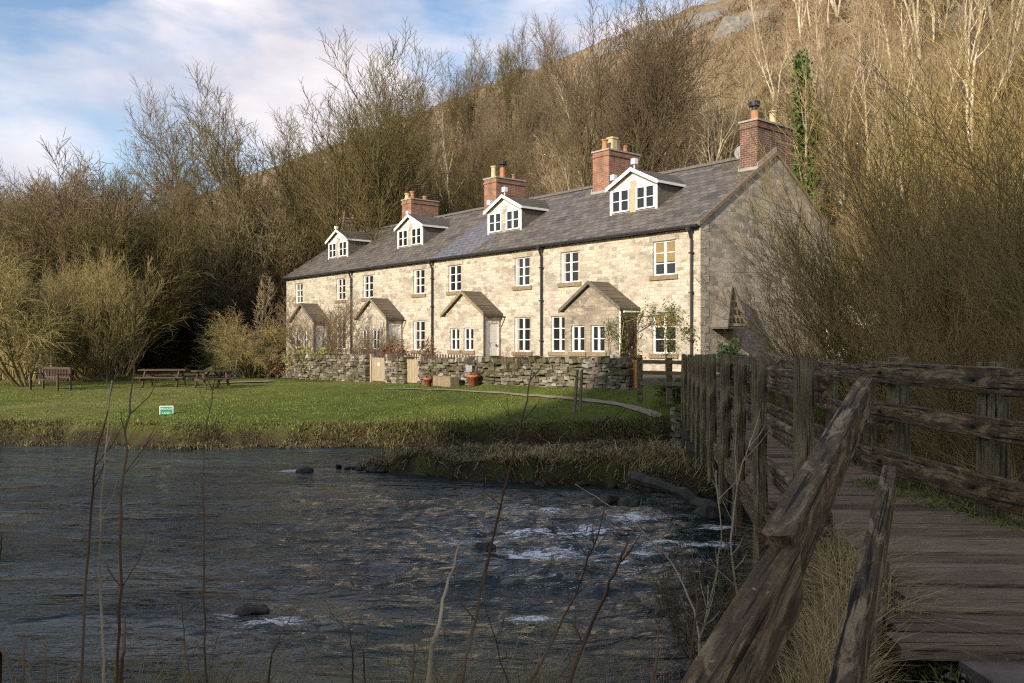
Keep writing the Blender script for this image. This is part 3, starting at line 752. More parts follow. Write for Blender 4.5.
stone_wall('garden_wall', [wallpt(24.6,-4.6), wallpt(28.5,-3.2)], .8, .4, 'low broken stone wall beyond the end of the row', seed=6)
stone_wall('raised_bed', [(*cl(5.3,-2.6)[:2],-1.25),(*cl(6.4,-5.4)[:2],-1.3)], .5, .5, 'dark stepped heap of garden stones on top of the wall line', 'stone bed', seed=8)
stone_wall('bridge_abutment', [(3.35,16.0,-3.3),(4.3,16.2,-3.3)], 1.65, .9, 'mossy dark stone pier under the middle of the footbridge', 'pier', mat='rock', seed=9, cope=False, sx=.3, sy=.2)
stone_wall('bridge_abutment', [(4.15,21.6,-2.75),(5.5,21.8,-2.75)], 1.1, .7, 'stone abutment carrying the far end of the footbridge', 'abutment', mat='drystone', seed=10, cope=False)

# picket fence along the wall top
pf = empty('picket_fence', (0,0,0)); tag(pf, 'low dark picket fence running along behind the garden wall', 'fence')
b = MB(); t = 4.9
while t < 16.8:
    x, y, _ = cl(t, -4.45); z = -.88+.012*(t-5)
    d = Vector((-S_,C_,0)); n_ = Vector((C_,S_,0))
    p = Vector((x,y,0)); a = p-d*.035; c = p+d*.035
    b.hexa([(a.x,a.y,-1.2),(c.x,c.y,-1.2),(c.x+n_.x*.02,c.y+n_.y*.02,-1.2),(a.x+n_.x*.02,a.y+n_.y*.02,-1.2)]+[(a.x,a.y,z+.32),(c.x,c.y,z+.32),(c.x+n_.x*.02,c.y+n_.y*.02,z+.32),(a.x+n_.x*.02,a.y+n_.y*.02,z+.32)])
    t += .19
b.build('picket', M['benchwood'], pf)
b = MB()
for z in (-1.0,-.72):
    a = Vector(cl(4.9,-4.42)); c = Vector(cl(16.8,-4.42)); b.tube([(a.x,a.y,z),(c.x,c.y,z+.12)], .03, 4)
b.build('rail', M['benchwood'], pf)

# gates
def gate(t0_, w, h, mat, label, name='garden_gate', v=-5.05, whitepost=None, z=None):
    x, y, _ = cl(t0_, v); zz = h1(x,y-.6)-.02 if z is None else z
    g = empty(name, (x,y,zz), ROT); tag(g, label, 'gate')
    b = MB(); n = max(3,int(w/.11))
    for k in range(n): b.box(-w+k*w/n+.008,-w+(k+1)*w/n-.008,-.02,.0,.06,h-(.02 if k % 2 else 0))
    b.box(-w+.01,-.01,.001,.03,.22,.31); b.box(-w+.01,-.01,.001,.03,h-.3,h-.21); b.build('boards', M[mat], g)
    for s, m in ((-w-.07, whitepost or mat), (.07, mat)):
        MB().box(s-.055,s+.055,-.06,.06,-.1,h+.14).build('gatepost', M[m], g)
    return g
g = gate(12.55, 1.15, 1.08, 'palewood', 'closed buff wooden garden gate with a small pale plaque')
MB().box(-.68,-.52,-.032,-.022,.72,.85).build('plaque', M['white'], g)
gate(10.0, .95, 1.02, 'palewood', 'weathered slatted garden gate right of the plain buff one', whitepost='palewood')
gate(-1.55, .95, 1.0, 'gatewood', 'orange stained garden gate beside the end cottage, near the bridge', v=-5.0, whitepost='white')

# fence from bridge to gate
ff = empty('post_and_rail_fence', (0,0,0)); tag(ff, 'short three rail wooden fence leading to the far end of the footbridge', 'fence')
fp = [(3.35,22.3),(4.05,21.9),(4.45,21.2)]
fz = -1.32
for (x, y) in fp[:2]: MB().box(x-.07,x+.07,y-.07,y+.07,fz-.3,-.42).build('post', M['post'], ff)
for z in (-.58,-.86,-1.13):
    b = MB()
    for p, q in zip(fp, fp[1:]): b.hexa([(p[0],p[1]-.1,z),(q[0],q[1]-.1,z),(q[0],q[1]-.07,z),(p[0],p[1]-.07,z),(p[0],p[1]-.1,z+.1),(q[0],q[1]-.1,z+.1),(q[0],q[1]-.07,z+.1),(p[0],p[1]-.07,z+.1)])
    b.build('rail', M['post'], ff)
# ------------------------------------------------------------------ path
def ribbon(name, pts, w, mat, dz=.02, n=60, wob=.12):
    pts = [Vector((*p,0)) for p in pts]; P = []
    L = [0]
    for a, b_ in zip(pts, pts[1:]): L.append(L[-1]+(b_-a).length)
    for k in range(n+1):
        s = L[-1]*k/n
        j = max(i for i in range(len(L)) if L[i] <= s+1e-9); j = min(j, len(pts)-2)
        u = (s-L[j])/(L[j+1]-L[j]); P.append(pts[j]+(pts[j+1]-pts[j])*u)
    vs = []; m = 4
    for k, p in enumerate(P):
        d = (P[min(k+1,n)]-P[max(k-1,0)]).normalized(); nn = Vector((-d.y,d.x,0))
        ww = w*(1+wob*math.sin(k*1.7)+wob*math.sin(k*.6))
        for i in range(m+1):
            q = p+nn*ww*(i/m-.5); vs.append((q.x,q.y,h1(q.x,q.y)+dz))
    fs = [(k*(m+1)+i,k*(m+1)+i+1,(k+1)*(m+1)+i+1,(k+1)*(m+1)+i) for k in range(n) for i in range(m)]
    o = MB().add(vs, fs).build(name, mat, None, True); tag(o, kind='structure'); return o
M['path'] = simple('path_gravel', (.20,.17,.11), (.32,.28,.20), 7, .95, .1, .3)
ribbon('path', [cl(-3.5,-6.3)[:2], cl(1,-6.6)[:2], cl(5,-6.9)[:2], cl(9,-7.3)[:2]], .26, M['path'], .035)
ribbon('path', [(-13.2,38.2),(-12.0,38.8),(-11.2,39.6)], .9, M['path'], .05, 20)
ribbon('path', [(-20.5,47.5),(-18,48.2),(-16.3,48.5)], 1.6, M['path'], .07, 20)

# ------------------------------------------------------------------ weathered beams
def beam(name, p0, p1, w, h, mat, parent, segs=14, amp=.006, bev=.006, seed=0, up=None, taper=0, sag=0):
    """roughened timber in its own frame: local X along the timber"""
    p0, p1 = Vector(p0), Vector(p1); L = (p1-p0).length; d = (p1-p0).normalized()
    up = Vector(up) if up else (Vector((0,0,1)) if abs(d.z) < .9 else Vector((0,-1,0)))
    y = up.cross(d).normalized(); z = d.cross(y)
    rs = random.Random(seed*31+int(L*100)); pr = []
    a, c = w/2, h/2
    pr = [(-a+bev,-c),(0,-c),(a-bev,-c),(a,-c+bev),(a,0),(a,c-bev),(a-bev,c),(a*.35,c),(-a*.35,c),(-a+bev,c),(-a,c-bev),(-a,0),(-a,-c+bev)]
    n = len(pr); vs = []; ph = [rs.uniform(0,60) for _ in pr]
    for i in range(segs+1):
        u = i/segs; x = L*u; k = 1-taper*u
        for j, (yy, zz) in enumerate(pr):
            f1 = float(fbm(ph[j]+x*2.3, j*3.1+seed, 3))*2*amp*1.3; f2 = float(fbm(ph[j]+x*9, j*1.7+seed+9, 3))*2*amp*1.2
            r_ = 1+(f1+f2)/max(w,h)*1.6
            e = rs.uniform(-.008,.008) if i in (0,segs) else 0
            vs.append((x+e, yy*k*r_, zz*k*r_-sag*math.sin(math.pi*u)))
    fs = [(i*n+j,(i+1)*n+j,(i+1)*n+(j+1)%n,i*n+(j+1)%n) for i in range(segs) for j in range(n)]
    fs += [tuple(range(n)), tuple(segs*n+k for k in range(n-1,-1,-1))]
    o = MB().add(vs, fs).build(name, mat, parent, False)
    o.matrix_local = Matrix((( d.x,y.x,z.x,p0.x),(d.y,y.y,z.y,p0.y),(d.z,y.z,z.z,p0.z),(0,0,0,1)))
    for p in o.data.polygons: p.use_smooth = len(p.vertices) == 4
    o.data.set_sharp_from_angle(angle=R(32))
    return o
fb = empty('footbridge', (0,0,0)); tag(fb, 'weathered timber footbridge crossing the river with post and rail sides', 'footbridge')
def lx(Y): return .877+.1615*Y
def rx_(Y): return 1.95+.1615*Y
def dz(Y): return -1.13-.011*(Y-3.3)
DY0, DY1 = 3.17, 21.6
# deck boards
b = MB(); y = DY0; k = 0
rs = random.Random(4)
dk = None
ang = R(-3.5)
vsd = MB()
while y < DY1:
    w = rs.uniform(.18,.245); g_ = rs.uniform(.026,.044)
    xl = lx(y)+.02+.26*max(0,min(1,(6.2-y)/1.5))*max(0,min(1,(y-3.0)/.9))+rs.uniform(-.03,.03); xr2 = (rx_(y) if y > 6.8 else rx_(6.8)+(6.8-y)*.16)+.05+rs.uniform(-.03,.03)
    za = dz(y)+rs.uniform(-.009,.009); zb2 = za+rs.uniform(-.006,.006)
    n = 10
    ringv = []
    ph = rs.uniform(0,99)
    for i in range(n+1):
        u = i/n; x = xl+(xr2-xl)*u; yo = -(x-xl)*.06; zz = za+(zb2-za)*u+.004*float(fbm(ph+x*3, 1.1, 2))
        e0 = .012*float(fbm(ph+x*4, 5.5, 3)); e1 = .012*float(fbm(ph+x*4, 9.5, 3))
        ringv += [(x,y+yo+e0,zz-.05),(x,y+yo+e0,zz-.008),(x,y+yo+e0+.010,zz),(x,y+yo+w/2,zz+.003),(x,y+w+yo-g_+e1-.010,zz),(x,y+w+yo-g_+e1,zz-.008),(x,y+w+yo-g_+e1,zz-.05)]
    fs = [(i*7+j,(i+1)*7+j,(i+1)*7+(j+1)%7,i*7+(j+1)%7) for i in range(n) for j in range(7)]+[tuple(range(7)),tuple(n*7+j for j in range(6,-1,-1))]
    vsd.add(ringv, fs); y += w; k += 1
vsd.build('deck', M['deck'], fb)
# longitudinal beams
for off, s in ((.02,0),(1.0,1)):
    f0 = lx if off < .5 else rx_
    beam('beam', (f0(3.5)+(-.0 if off<.5 else 0),3.5,-1.30), (f0(21.5),21.5,-1.50), .12, .2, M['rail'], fb, 30, .006, seed=s)
postY = [4.54,6.1,7.75,9.35,10.95,12.5,14.1,15.7,17.3,18.9,20.6]
for k, Y in enumerate(postY):
    x = lx(Y)-.06+rnd.uniform(-.015,.015); top = -.10-.012*(Y-4.5)+rnd.uniform(-.03,.02); w = rnd.uniform(.088,.115)
    beam('post', (x,Y,-1.72-.012*(Y-4)), (x+rnd.uniform(-.03,.03),Y+rnd.uniform(-.02,.02),top), w, w+.02, M['post'], fb, 12, .007, .02, seed=k+20, up=(0,-1,0), taper=.08)
    if Y > 6:
        x2 = rx_(Y)+.06+rnd.uniform(-.015,.015)
        if k > 1: beam('post', (x2,Y,-1.72-.012*(Y-4)), (x2,Y,-.15-.011*(Y-4.5)), w, w+.01, M['post'], fb, 8, .006, .02, seed=k+40, up=(0,-1,0))
    if k % 2 == 0 and Y < 20:   # bearer timber sticking out under the deck
        pass
for z, h in ((-.25,.15),(-.62,.13),(-.96,.13)):
    for k, (a, c) in enumerate(((4.45,9.5),(9.4,15.8),(15.7,21.3))):
        beam('rail', (lx(a)+.055,a,z-.012*(a-4.5)), (lx(c)+.055,c,z-.012*(c-4.5)), .055, h, M['rail'], fb, 20, .005, .006, seed=k+int(-z*60))
        if k > 0 or True:
            a2 = max(a, 6.75)
            beam('rail', (rx_(a2)-.03,a2,z-.0-.010*(a2-4.5)), (rx_(c)-.03,c,z-.010*(c-4.5)), .055, h, M['rail'], fb, 16, .005, .006, seed=k+int(-z*60)+5)
# right hand flared end, close to the camera
for k, (x, y, w) in enumerate(((3.11,6.85,.15),(3.17,5.62,.165),(3.52,4.25,.16))):
    beam('post', (x,y,-1.65), (x+.01,y,-.135), w, w*.9, M['post'], fb, 16, .008, .022, seed=k+60, up=(0,-1,0))
rr = [(2.99,6.9),(3.07,5.6),(3.46,4.1)]
for z, h in ((-.25,.17),(-.56,.14),(-.96,.19)):
    beam('rail', (rr[0][0],rr[0][1]+.1,z), (3.10,5.35,z), .06, h, M['rail'], fb, 20, .006, .007, seed=int(-z*50)+1)
    beam('rail', (3.095,5.345,z-.005), (3.50,3.9,z-.01), .06, h*1.03, M['rail'], fb, 16, .006, .007, seed=int(-z*50)+2)
# near left wing rails, running past the camera
D_ = Vector((-1.14,-2.28,-.24))
def wing(p, s0, s1): return tuple(Vector(p)+D_*s0), tuple(Vector(p)+D_*s1)
T0 = (1.75,4.22,-.262); M0 = (1.83,4.12,-.675); B0 = (1.74,4.0,-1.10)
a_, b_w = wing(T0, -.02, 1.02); beam('rail', b_w, a_, .072, .155, M['rail'], fb, 70, .0026, .005, seed=81)
beam('rail', (.03,1.0,-.80), (.625,1.93,-.525), .066, .16, M['rail'], fb, 40, .0026, .005, seed=82)
a_, b_w = wing(M0, 0, 1.35); beam('rail', b_w, a_, .062, .15, M['rail'], fb, 70, .0026, .005, seed=83)
a_, b_w = wing(B0, 0, .62); beam('rail', b_w, a_, .07, .15, M['rail'], fb, 36, .006, .007, seed=84)
if True:
    k = 0; beam('post', (.10,1.06,-2.0), (.10,1.06,-.62), .09, .09, M['post'], fb, 12, .004, .014, seed=k+90, up=(0,-1,0))
for (bx_, by_, k) in ((3.11,6.85,0),(3.17,5.62,1)):
    for z in (-.25,-.56,-.96):
        xx = (rr[0][0]+(rr[1][0]-rr[0][0])*(6.9-by_)/1.3)-.045
        b = MB(); b.tube([(xx+.03,by_-.0,z),(xx-.004,by_-.0,z)], .014, 8); b.build('bolt', M['pipe'], fb)
# step slab at the bridge foot, gravel
sl = MB(); sl.hexa([(1.72,2.2,-1.25),(3.2,2.15,-1.25),(3.2,3.12,-1.25),(1.66,3.16,-1.25),(1.72,2.2,-1.185),(3.2,2.15,-1.185),(3.2,3.12,-1.185),(1.66,3.16,-1.185)])
tag(sl.build('step_slab', M['flag']), 'flat brown stone slab set in the gravel at the foot of the bridge', 'slab')

def rocks_mesh(P, Rr, seed, squash=.6, name='r'):
    rs = np.random.default_rng(seed); V0 = []; F0 = []
    phi = (1+5**.5)/2
    ico = np.array([(-1,phi,0),(1,phi,0),(-1,-phi,0),(1,-phi,0),(0,-1,phi),(0,1,phi),(0,-1,-phi),(0,1,-phi),(phi,0,-1),(phi,0,1),(-phi,0,-1),(-phi,0,1)])/math.sqrt(1+phi*phi)
    fi = np.array([(0,11,5),(0,5,1),(0,1,7),(0,7,10),(0,10,11),(1,5,9),(5,11,4),(11,10,2),(10,7,6),(7,1,8),(3,9,4),(3,4,2),(3,2,6),(3,6,8),(3,8,9),(4,9,5),(2,4,11),(6,2,10),(8,6,7),(9,8,1)])
    for p, r_ in zip(P, Rr):
        v = ico*(1+rs.uniform(-.25,.25,(12,1)))*r_*np.array([rs.uniform(.8,1.3),rs.uniform(.8,1.3),squash]); F0.append(fi+len(V0)*12); V0.append(v+np.array(p))
    return np.concatenate(V0), np.concatenate(F0)
n = 2600
gxp = NR.uniform(1.0,3.4,n); gyp = NR.uniform(2.3,3.35,n)
gz_ = H(gxp, gyp)
Vv, Ff = rocks_mesh(np.stack([gxp,gyp,gz_+.004],1), NR.uniform(.007,.02,n), 3)
tag(link('gravel', np_mesh('gravel', Vv, Ff, [M['pebble']])), 'loose grey gravel at the foot of the footbridge', 'gravel', kind='stuff')

# ------------------------------------------------------------------ vegetation builders
def seg_arrays(S, n=3):
    """S rows: x0 y0 z0 x1 y1 z1 r0 r1 -> tapered prisms"""
    S = np.asarray(S, float); P0 = S[:,0:3]; P1 = S[:,3:6]; r0 = S[:,6]; r1 = S[:,7]
    d = P1-P0; d /= np.linalg.norm(d, axis=1, keepdims=True)+1e-9
    ref = np.where(np.abs(d[:,2:3]) > .9, np.array([[1.,0,0]]), np.array([[0,0,1.]]))
    a = np.cross(d, ref); a /= np.linalg.norm(a, axis=1, keepdims=True)+1e-9; b_ = np.cross(d, a)
    k = np.arange(n)*2*np.pi/n; c, s = np.cos(k), np.sin(k)
    ring = a[:,None,:]*c[None,:,None]+b_[:,None,:]*s[None,:,None]
    A = P0[:,None,:]+ring*r0[:,None,None]; B = P1[:,None,:]+ring*r1[:,None,None]
    V_ = np.concatenate([A,B],1).reshape(-1,3)
    base = (np.arange(len(S))*2*n)[:,None,None]
    j = np.arange(n); q = np.stack([j,(j+1)%n,(j+1)%n+n,j+n],1)[None]
    return V_, (base+q).reshape(-1,4)
def seg_mesh(name, groups, mats):
    Vs = []; Fs = []; mi = []; o = 0
    for S, n, m in groups:
        if not len(S): continue
        v, f = seg_arrays(S, n); Vs.append(v); Fs.append(f+o); mi.append(np.full(len(f), m)); o += len(v)
    return np_mesh(name, np.concatenate(Vs), np.concatenate(Fs), mats, False, np.concatenate(mi))
def grow(seed, Ht, stems=1, stem_sp=.1, trunk_r=.25, kids=(14,9,7), ang=(.75,.7,.7), ratio=(.5,.45,.45), up=(.05,.10,.12,.10), start=(.3,.2,.15), wander=(.07,.13,.18,.2), tw=.012, base_sp=.0, nseg=(9,5,3,2), tip=.14, stem_len=(.8,1.0)):
    rs = random.Random(seed); out = [[],[],[],[]]
    def br(p, d, L, r_, lev):
        n = nseg[lev]; pts = [p]; rr_ = [r_]; px, py, pz = p; dx, dy, dz_ = d
        r_end = r_*tip if lev < 3 else r_*.5
        w = wander[lev]
        for i in range(n):
            dx += rs.gauss(0,w); dy += rs.gauss(0,w); dz_ += rs.gauss(0,w)+up[lev]
            m = math.sqrt(dx*dx+dy*dy+dz_*dz_) or 1; dx /= m; dy /= m; dz_ /= m
            s = L/n; px += dx*s; py += dy*s; pz += dz_*s
            r2 = r_+(r_end-r_)*(i+1)/n
            out[lev].append((pts[-1][0],pts[-1][1],pts[-1][2],px,py,pz,rr_[-1],r2)); pts.append((px,py,pz)); rr_.append(r2)
        if lev >= 3: return
        nk = kids[lev]; nk = int(nk*L/(L0[lev]) + .5) if lev else nk
        az = rs.uniform(0,6.28)
        for k in range(nk):
            u = start[lev]+(1-start[lev])*((k+rs.random())/nk)**(.72 if lev == 0 else 1); fi = u*n; i = min(int(fi), n-1); ft_ = fi-i
            q = tuple(pts[i][c]+(pts[i+1][c]-pts[i][c])*ft_ for c in range(3))
            D = Vector(pts[i+1])-Vector(pts[i]); D.normalize()
            az += 2.4+rs.uniform(-.5,.5); o1 = D.orthogonal().normalized(); o2 = D.cross(o1)
            an = ang[lev]*rs.uniform(.7,1.25)*(1.1-.35*u)
            nd = D*math.cos(an)+(o1*math.cos(az)+o2*math.sin(az))*math.sin(an)
            cl_ = L*ratio[lev]*(1.08-.38*u)*rs.uniform(.75,1.25)
            cr = max(min((rr_[i])*.62, cl_*.0125+.006), tw) if lev < 2 else tw
            br(q, tuple(nd), cl_, cr, lev+1)
    L0 = [Ht, Ht*ratio[0]*.8, Ht*ratio[0]*ratio[1]*.65, 1]
    for s in range(stems):
        a = rs.uniform(0,6.28) if stems > 1 else 0; sp = stem_sp*math.sqrt(rs.random()) if stems > 1 else 0
        d = (math.cos(a)*math.sin(sp), math.sin(a)*math.sin(sp), math.cos(sp))
        br((base_sp*math.cos(a)*rs.random(), base_sp*math.sin(a)*rs.random(), -.2), d, Ht*rs.uniform(*stem_len), trunk_r*rs.uniform(.7,1) if stems > 1 else trunk_r, 0)
    return out
def tree_meshes(name, out, mt, mc):
    tr = seg_mesh(name+'_trunk', [(out[0],6,0),(out[1],5,0)], [M[mt]])
    cr = seg_mesh(name+'_crown', [(out[2],3,0),(out[3],3,0)], [M[mc]])
    return tr, cr
TREE = {}
def deft(key, mt, mc, **kw):
    TREE[key] = (tree_meshes(key, grow(**kw), mt, mc), kw['Ht'])
# spreading, many limbs from low down
deft('multi1', 'bark_olive','twig_olive', seed=1, Ht=20, stems=15, stem_sp=.62, trunk_r=.25, kids=(18,11,8), ang=(.5,.55,.6), ratio=(.36,.42,.5), start=(.28,.2,.2), up=(.03,.08,.08,.06), tw=.016, base_sp=.5)
deft('multi2', 'bark_olive','twig_brown', seed=2, Ht=20, stems=9, stem_sp=.62, trunk_r=.2, kids=(20,11,7), ang=(.6,.6,.6), ratio=(.38,.42,.45), start=(.3,.2,.2), up=(.05,.08,.1,.06), tw=.017, base_sp=.3)
# wood trees
for s in range(4):
    deft('wood%d'%s, 'bark_olive', ['twig_olive','twig_brown','twig_olive','twig_brown'][s], seed=10+s, Ht=17, stems=[5,4,7,3][s], stem_sp=[.42,.5,.38,.4][s], trunk_r=.15, kids=([16,19,14,22][s],10,7), ang=(.6,.6,.65), ratio=(.34,.43,.5), start=(.22,.15,.1), up=(.015,.05,.05,.03), tw=.016, base_sp=.5)
deft('lone', 'bark_brown','twig_brown', seed=21, Ht=18, stems=1, stem_sp=.25, trunk_r=.24, kids=(22,11,7), ang=(.75,.6,.6), ratio=(.36,.45,.5), start=(.42,.2,.2), up=(.02,.06,.06,.04), tw=.013)
# slim pale hillside trees
for s in range(4):
    deft('pale%d'%s, 'bark_pale','twig_tan', seed=30+s, Ht=11.5, stems=[1,2,3,4][s], stem_sp=.28, trunk_r=.15, kids=(13,6,4), ang=(.62,.6,.6), ratio=(.32,.45,.5), start=(.3,.2,.15), up=(.03,.10,.08,.06), tw=.011, wander=(.06,.12,.16,.2))
for s in range(2):
    deft('slope%d'%s, 'bark_brown','twig_brown', seed=40+s, Ht=11, stems=3, stem_sp=.35, trunk_r=.12, kids=(14,8,5), ang=(.7,.65,.6), ratio=(.36,.45,.5), start=(.22,.2,.15), up=(.03,.08,.08,.06), tw=.014)
# dense bushes
deft('willow', 'bark_olive','twig_gold', seed=50, Ht=6.3, stems=16, stem_sp=1.05, trunk_r=.06, kids=(12,8,6), ang=(.5,.5,.55), ratio=(.42,.5,.55), start=(.15,.1,.1), up=(.10,.12,.12,.10), tw=.009, base_sp=.5)
deft('willow2', 'bark_olive','twig_gold', seed=51, Ht=6.0, stems=7, stem_sp=.85, trunk_r=.08, kids=(15,9,6), ang=(.7,.7,.6), ratio=(.46,.5,.6), start=(.2,.1,.1), up=(.04,.02,-.05,-.16), tw=.009, base_sp=.3)
deft('thick1', 'bark_olive','twig_olive', seed=52, Ht=7.5, stems=12, stem_sp=.85, trunk_r=.07, kids=(12,8,6), ang=(.6,.6,.6), ratio=(.42,.5,.55), start=(.12,.1,.1), up=(.06,.06,.06,.04), tw=.013, base_sp=.8)
deft('thick2', 'bark_brown','twig_brown', seed=53, Ht=7.0, stems=10, stem_sp=.8, trunk_r=.07, kids=(12,8,6), ang=(.6,.6,.6), ratio=(.42,.5,.55), start=(.12,.1,.1), up=(.06,.06,.06,.04), tw=.013, base_sp=.8)
for s in range(3):
    deft('wand%d'%s, 'bark_wand','twig_wand', seed=60+s, Ht=6.2, stems=26, stem_sp=.8, trunk_r=.036, kids=(10,7,5), ang=(.38,.42,.5), ratio=(.42,.5,.5), start=(.12,.1,.1), up=(.035,.06,.06,.05), tw=.0055, base_sp=.9, wander=(.05,.07,.09,.1), nseg=(9,5,3,2), stem_len=(.55,1.05))
deft('brush', 'bark_brown','twig_brown', seed=70, Ht=3.0, stems=14, stem_sp=.8, trunk_r=.025, kids=(8,6,4), ang=(.5,.5,.5), ratio=(.45,.5,.5), start=(.1,.1,.1), tw=.007, base_sp=.6)
deft('young', 'bark_brown','twig_tan', seed=71, Ht=6.2, stems=1, trunk_r=.07, kids=(40,5,3), ang=(.75,.6,.6), ratio=(.26,.45,.5), start=(.2,.2,.1), up=(.02,.10,.08,.06), tw=.008)
tcount = [0]
def plant(key, x, y, ht, rz=None, label=None, cat='tree', name='bare_tree', group=None, z=None, wide=1.0, trunk='trunk', crown='crown'):
    (tr, cr), h0 = TREE[key]; s = ht/h0
    r_ = empty(name, (x, y, (h1(x,y) if z is None else z)-.1), rnd.uniform(0,6.28) if rz is None else rz)
    r_.scale = (s*wide, s*wide, s)
    a = bpy.data.objects.new(trunk, tr); COL.objects.link(a); a.parent = r_
    c = bpy.data.objects.new(crown, cr); COL.objects.link(c); c.parent = r_
    tag(r_, label, cat, group); return r_
def at(px, Y): return (px-512)/F*Y
# --- singled out trees
plant('multi1', at(345,62), 62, 19.0, 2.4, 'huge multi-stemmed bare tree fanning out above the roof of the farthest cottages', wide=1.1, z=h1(at(335,66),66)-1)
plant('multi2', at(594,58), 58, 18.3, 1.0, 'tall spreading bare tree rising behind the brick chimney of the end cottage, against the sky', wide=1.0)
plant('lone', at(192,68), 68, 18.5, 0.9, 'lone tall bare tree standing clear above the left hand wood against the sky', wide=1.0)
plant('willow', at(104,41), 41, 5.1, .3, 'golden twigged rounded willow behind the left picnic table', wide=1.12)
plant('willow2', at(28,37), 37, 5.6, 1.3, 'olive drooping willow at the left edge behind the garden bench', wide=1.1)
plant('willow', at(60,42), 42, 4.8, 2.3, 'pale golden bush between the bench and the wood', wide=1.0)
plant('young', at(258,46), 46, 6.4, .3, 'slender young tree with fine upswept twigs just left of the farthest cottage', wide=.8)
plant('willow2', at(252,44.5), 44.5, 3.0, 2.2, 'small weeping garden tree left of the farthest cottage', wide=1.3)
plant('pale0', at(452,74), 74, 17.5, .3, 'very tall slim tree with pale trunk poking above the wood behind the middle chimneys', wide=.7)
hillt = [(640,58,9.5,'pale1','pale forked tree directly above the right end of the cottage ridge'),
 (664,50,9.5,'pale0','slim pale tree just right of the end cottage dormer'),
 (695,50,13.5,'pale0','tall straight silver trunked tree left of the gable chimney'),
 (722,60,10,'pale2','pale three stemmed tree up the slope behind the gable chimney'),
 (842,50,11.5,'pale3','cluster of cream stems forking low, right of the ivy clad tree'),
 (868,50,11,'pale0','leaning cream trunk in the middle of the sunlit slope'),
 (884,52,13,'pale1','tall twin stemmed cream tree in the middle of the sunlit slope'),
 (920,62,12,'pale2','pale bare tree below the grey scree'),
 (972,46,15,'pale1','large cream trunked tree near the right edge with wide branches'),
 (1004,52,14,'pale3','pale many stemmed tree at the right edge of the slope'),
 
 (760,80,11,'pale1','pale tree high on the slope above the gable chimney'),
 (820,84,12,'pale3','uppermost pale tree near the rocks'),
 (548,66,11,'slope0','brown bare tree left of the big spreading tree'),
 (510,62,11,'slope1','brown bare tree above the second brick chimney')]
for px, Y, h, k, l in hillt: plant(k, at(px,Y), Y, h, None, l, group=None, wide=.85)
# ivy clad tree
def leaves(n, fn, size, seed, mat, name='leaf', parent=None):
    g = np.random.default_rng(seed); P = fn(g, n)
    d = g.normal(size=(n,3)); d /= np.linalg.norm(d,axis=1,keepdims=True); e = np.cross(d, g.normal(size=(n,3))); e /= np.linalg.norm(e,axis=1,keepdims=True)
    s = g.uniform(.6,1.3,(n,1))*size; Vl = np.stack([P-d*s*.5-e*s*.0, P+e*s*.35, P+d*s*.6, P-e*s*.35],1).reshape(-1,3)
    return link(name, np_mesh(name, Vl, np.arange(4*n).reshape(-1,4), [mat]), parent)
ivt = plant('pale0', at(803,46.5), 46.5, 14.5, .5, 'tree wrapped in bright green ivy on the slope right of the gable chimney', name='ivy_clad_tree', wide=.7)
def fiv(g, n):
    z = g.uniform(3.6,12.6,n); r_ = (.42+.75*np.abs(np.sin(z*1.1+1))*(1-(z-3.6)/11))*np.sqrt(g.random(n))*np.clip((13.2-z)/4,.15,1)**.6; a = g.uniform(0,6.28,n)
    cl_ = g.integers(0,30,n); 
    return np.stack([r_*np.cos(a)+.18*np.sin(z*.9), r_*np.sin(a), z],1)
iv = leaves(6500, lambda g_, n_: fiv(g_, n_)+g_.normal(size=(n_,3))*np.array([.16,.16,.25]), .20, 5, M['ivy'], 'ivy'); iv.parent = ivt; iv.scale = (1/ivt.scale[0],1/ivt.scale[1],1/ivt.scale[2])

# --- big wand thickets on the right bank
wl = [
 (8.2,14.6,4.3,'rounded wand clump right of the dovecote, behind the bridge rail'),
 (11.6,17.0,6.3,'upright wand thicket between the tallest one and the nearest one'),

 (7.9,18.0,4.2,'lower wand thicket at the left end, against the foot of the gable'),
 (9.0,17.5,6.2,'tall bare wand thicket leaning across the stone gable'),
 (9.9,14.5,5.8,'olive wand thicket at the centre of the right bank'),
 (12.6,19.5,7.6,'tallest wand thicket, behind the others on the right bank'),
 (9.0,11.0,4.7,'nearest wand thicket, at the right edge above the bridge rail'),
 (13.5,15.5,6.9,'dense wand thicket filling the right edge'),
 (6.9,13.4,3.4,'low wand clump rising just above the bridge rail'),
 (15.5,22.5,8.2,'far wand thicket at the right edge below the slope'),
 (11.3,23.5,4.6,'brown wand thicket screening the white garden porch'),
 (6.3,10.0,2.4,'small wand clump seen between the posts of the right hand rail')]
for k, (x, y, h, l) in enumerate(wl):
    plant('wand%d'%(k%3), x, y, h*1.05, None, l, 'thicket', 'bare_thicket', z=-2.0, trunk='stems', crown='twigs', wide=1.05)
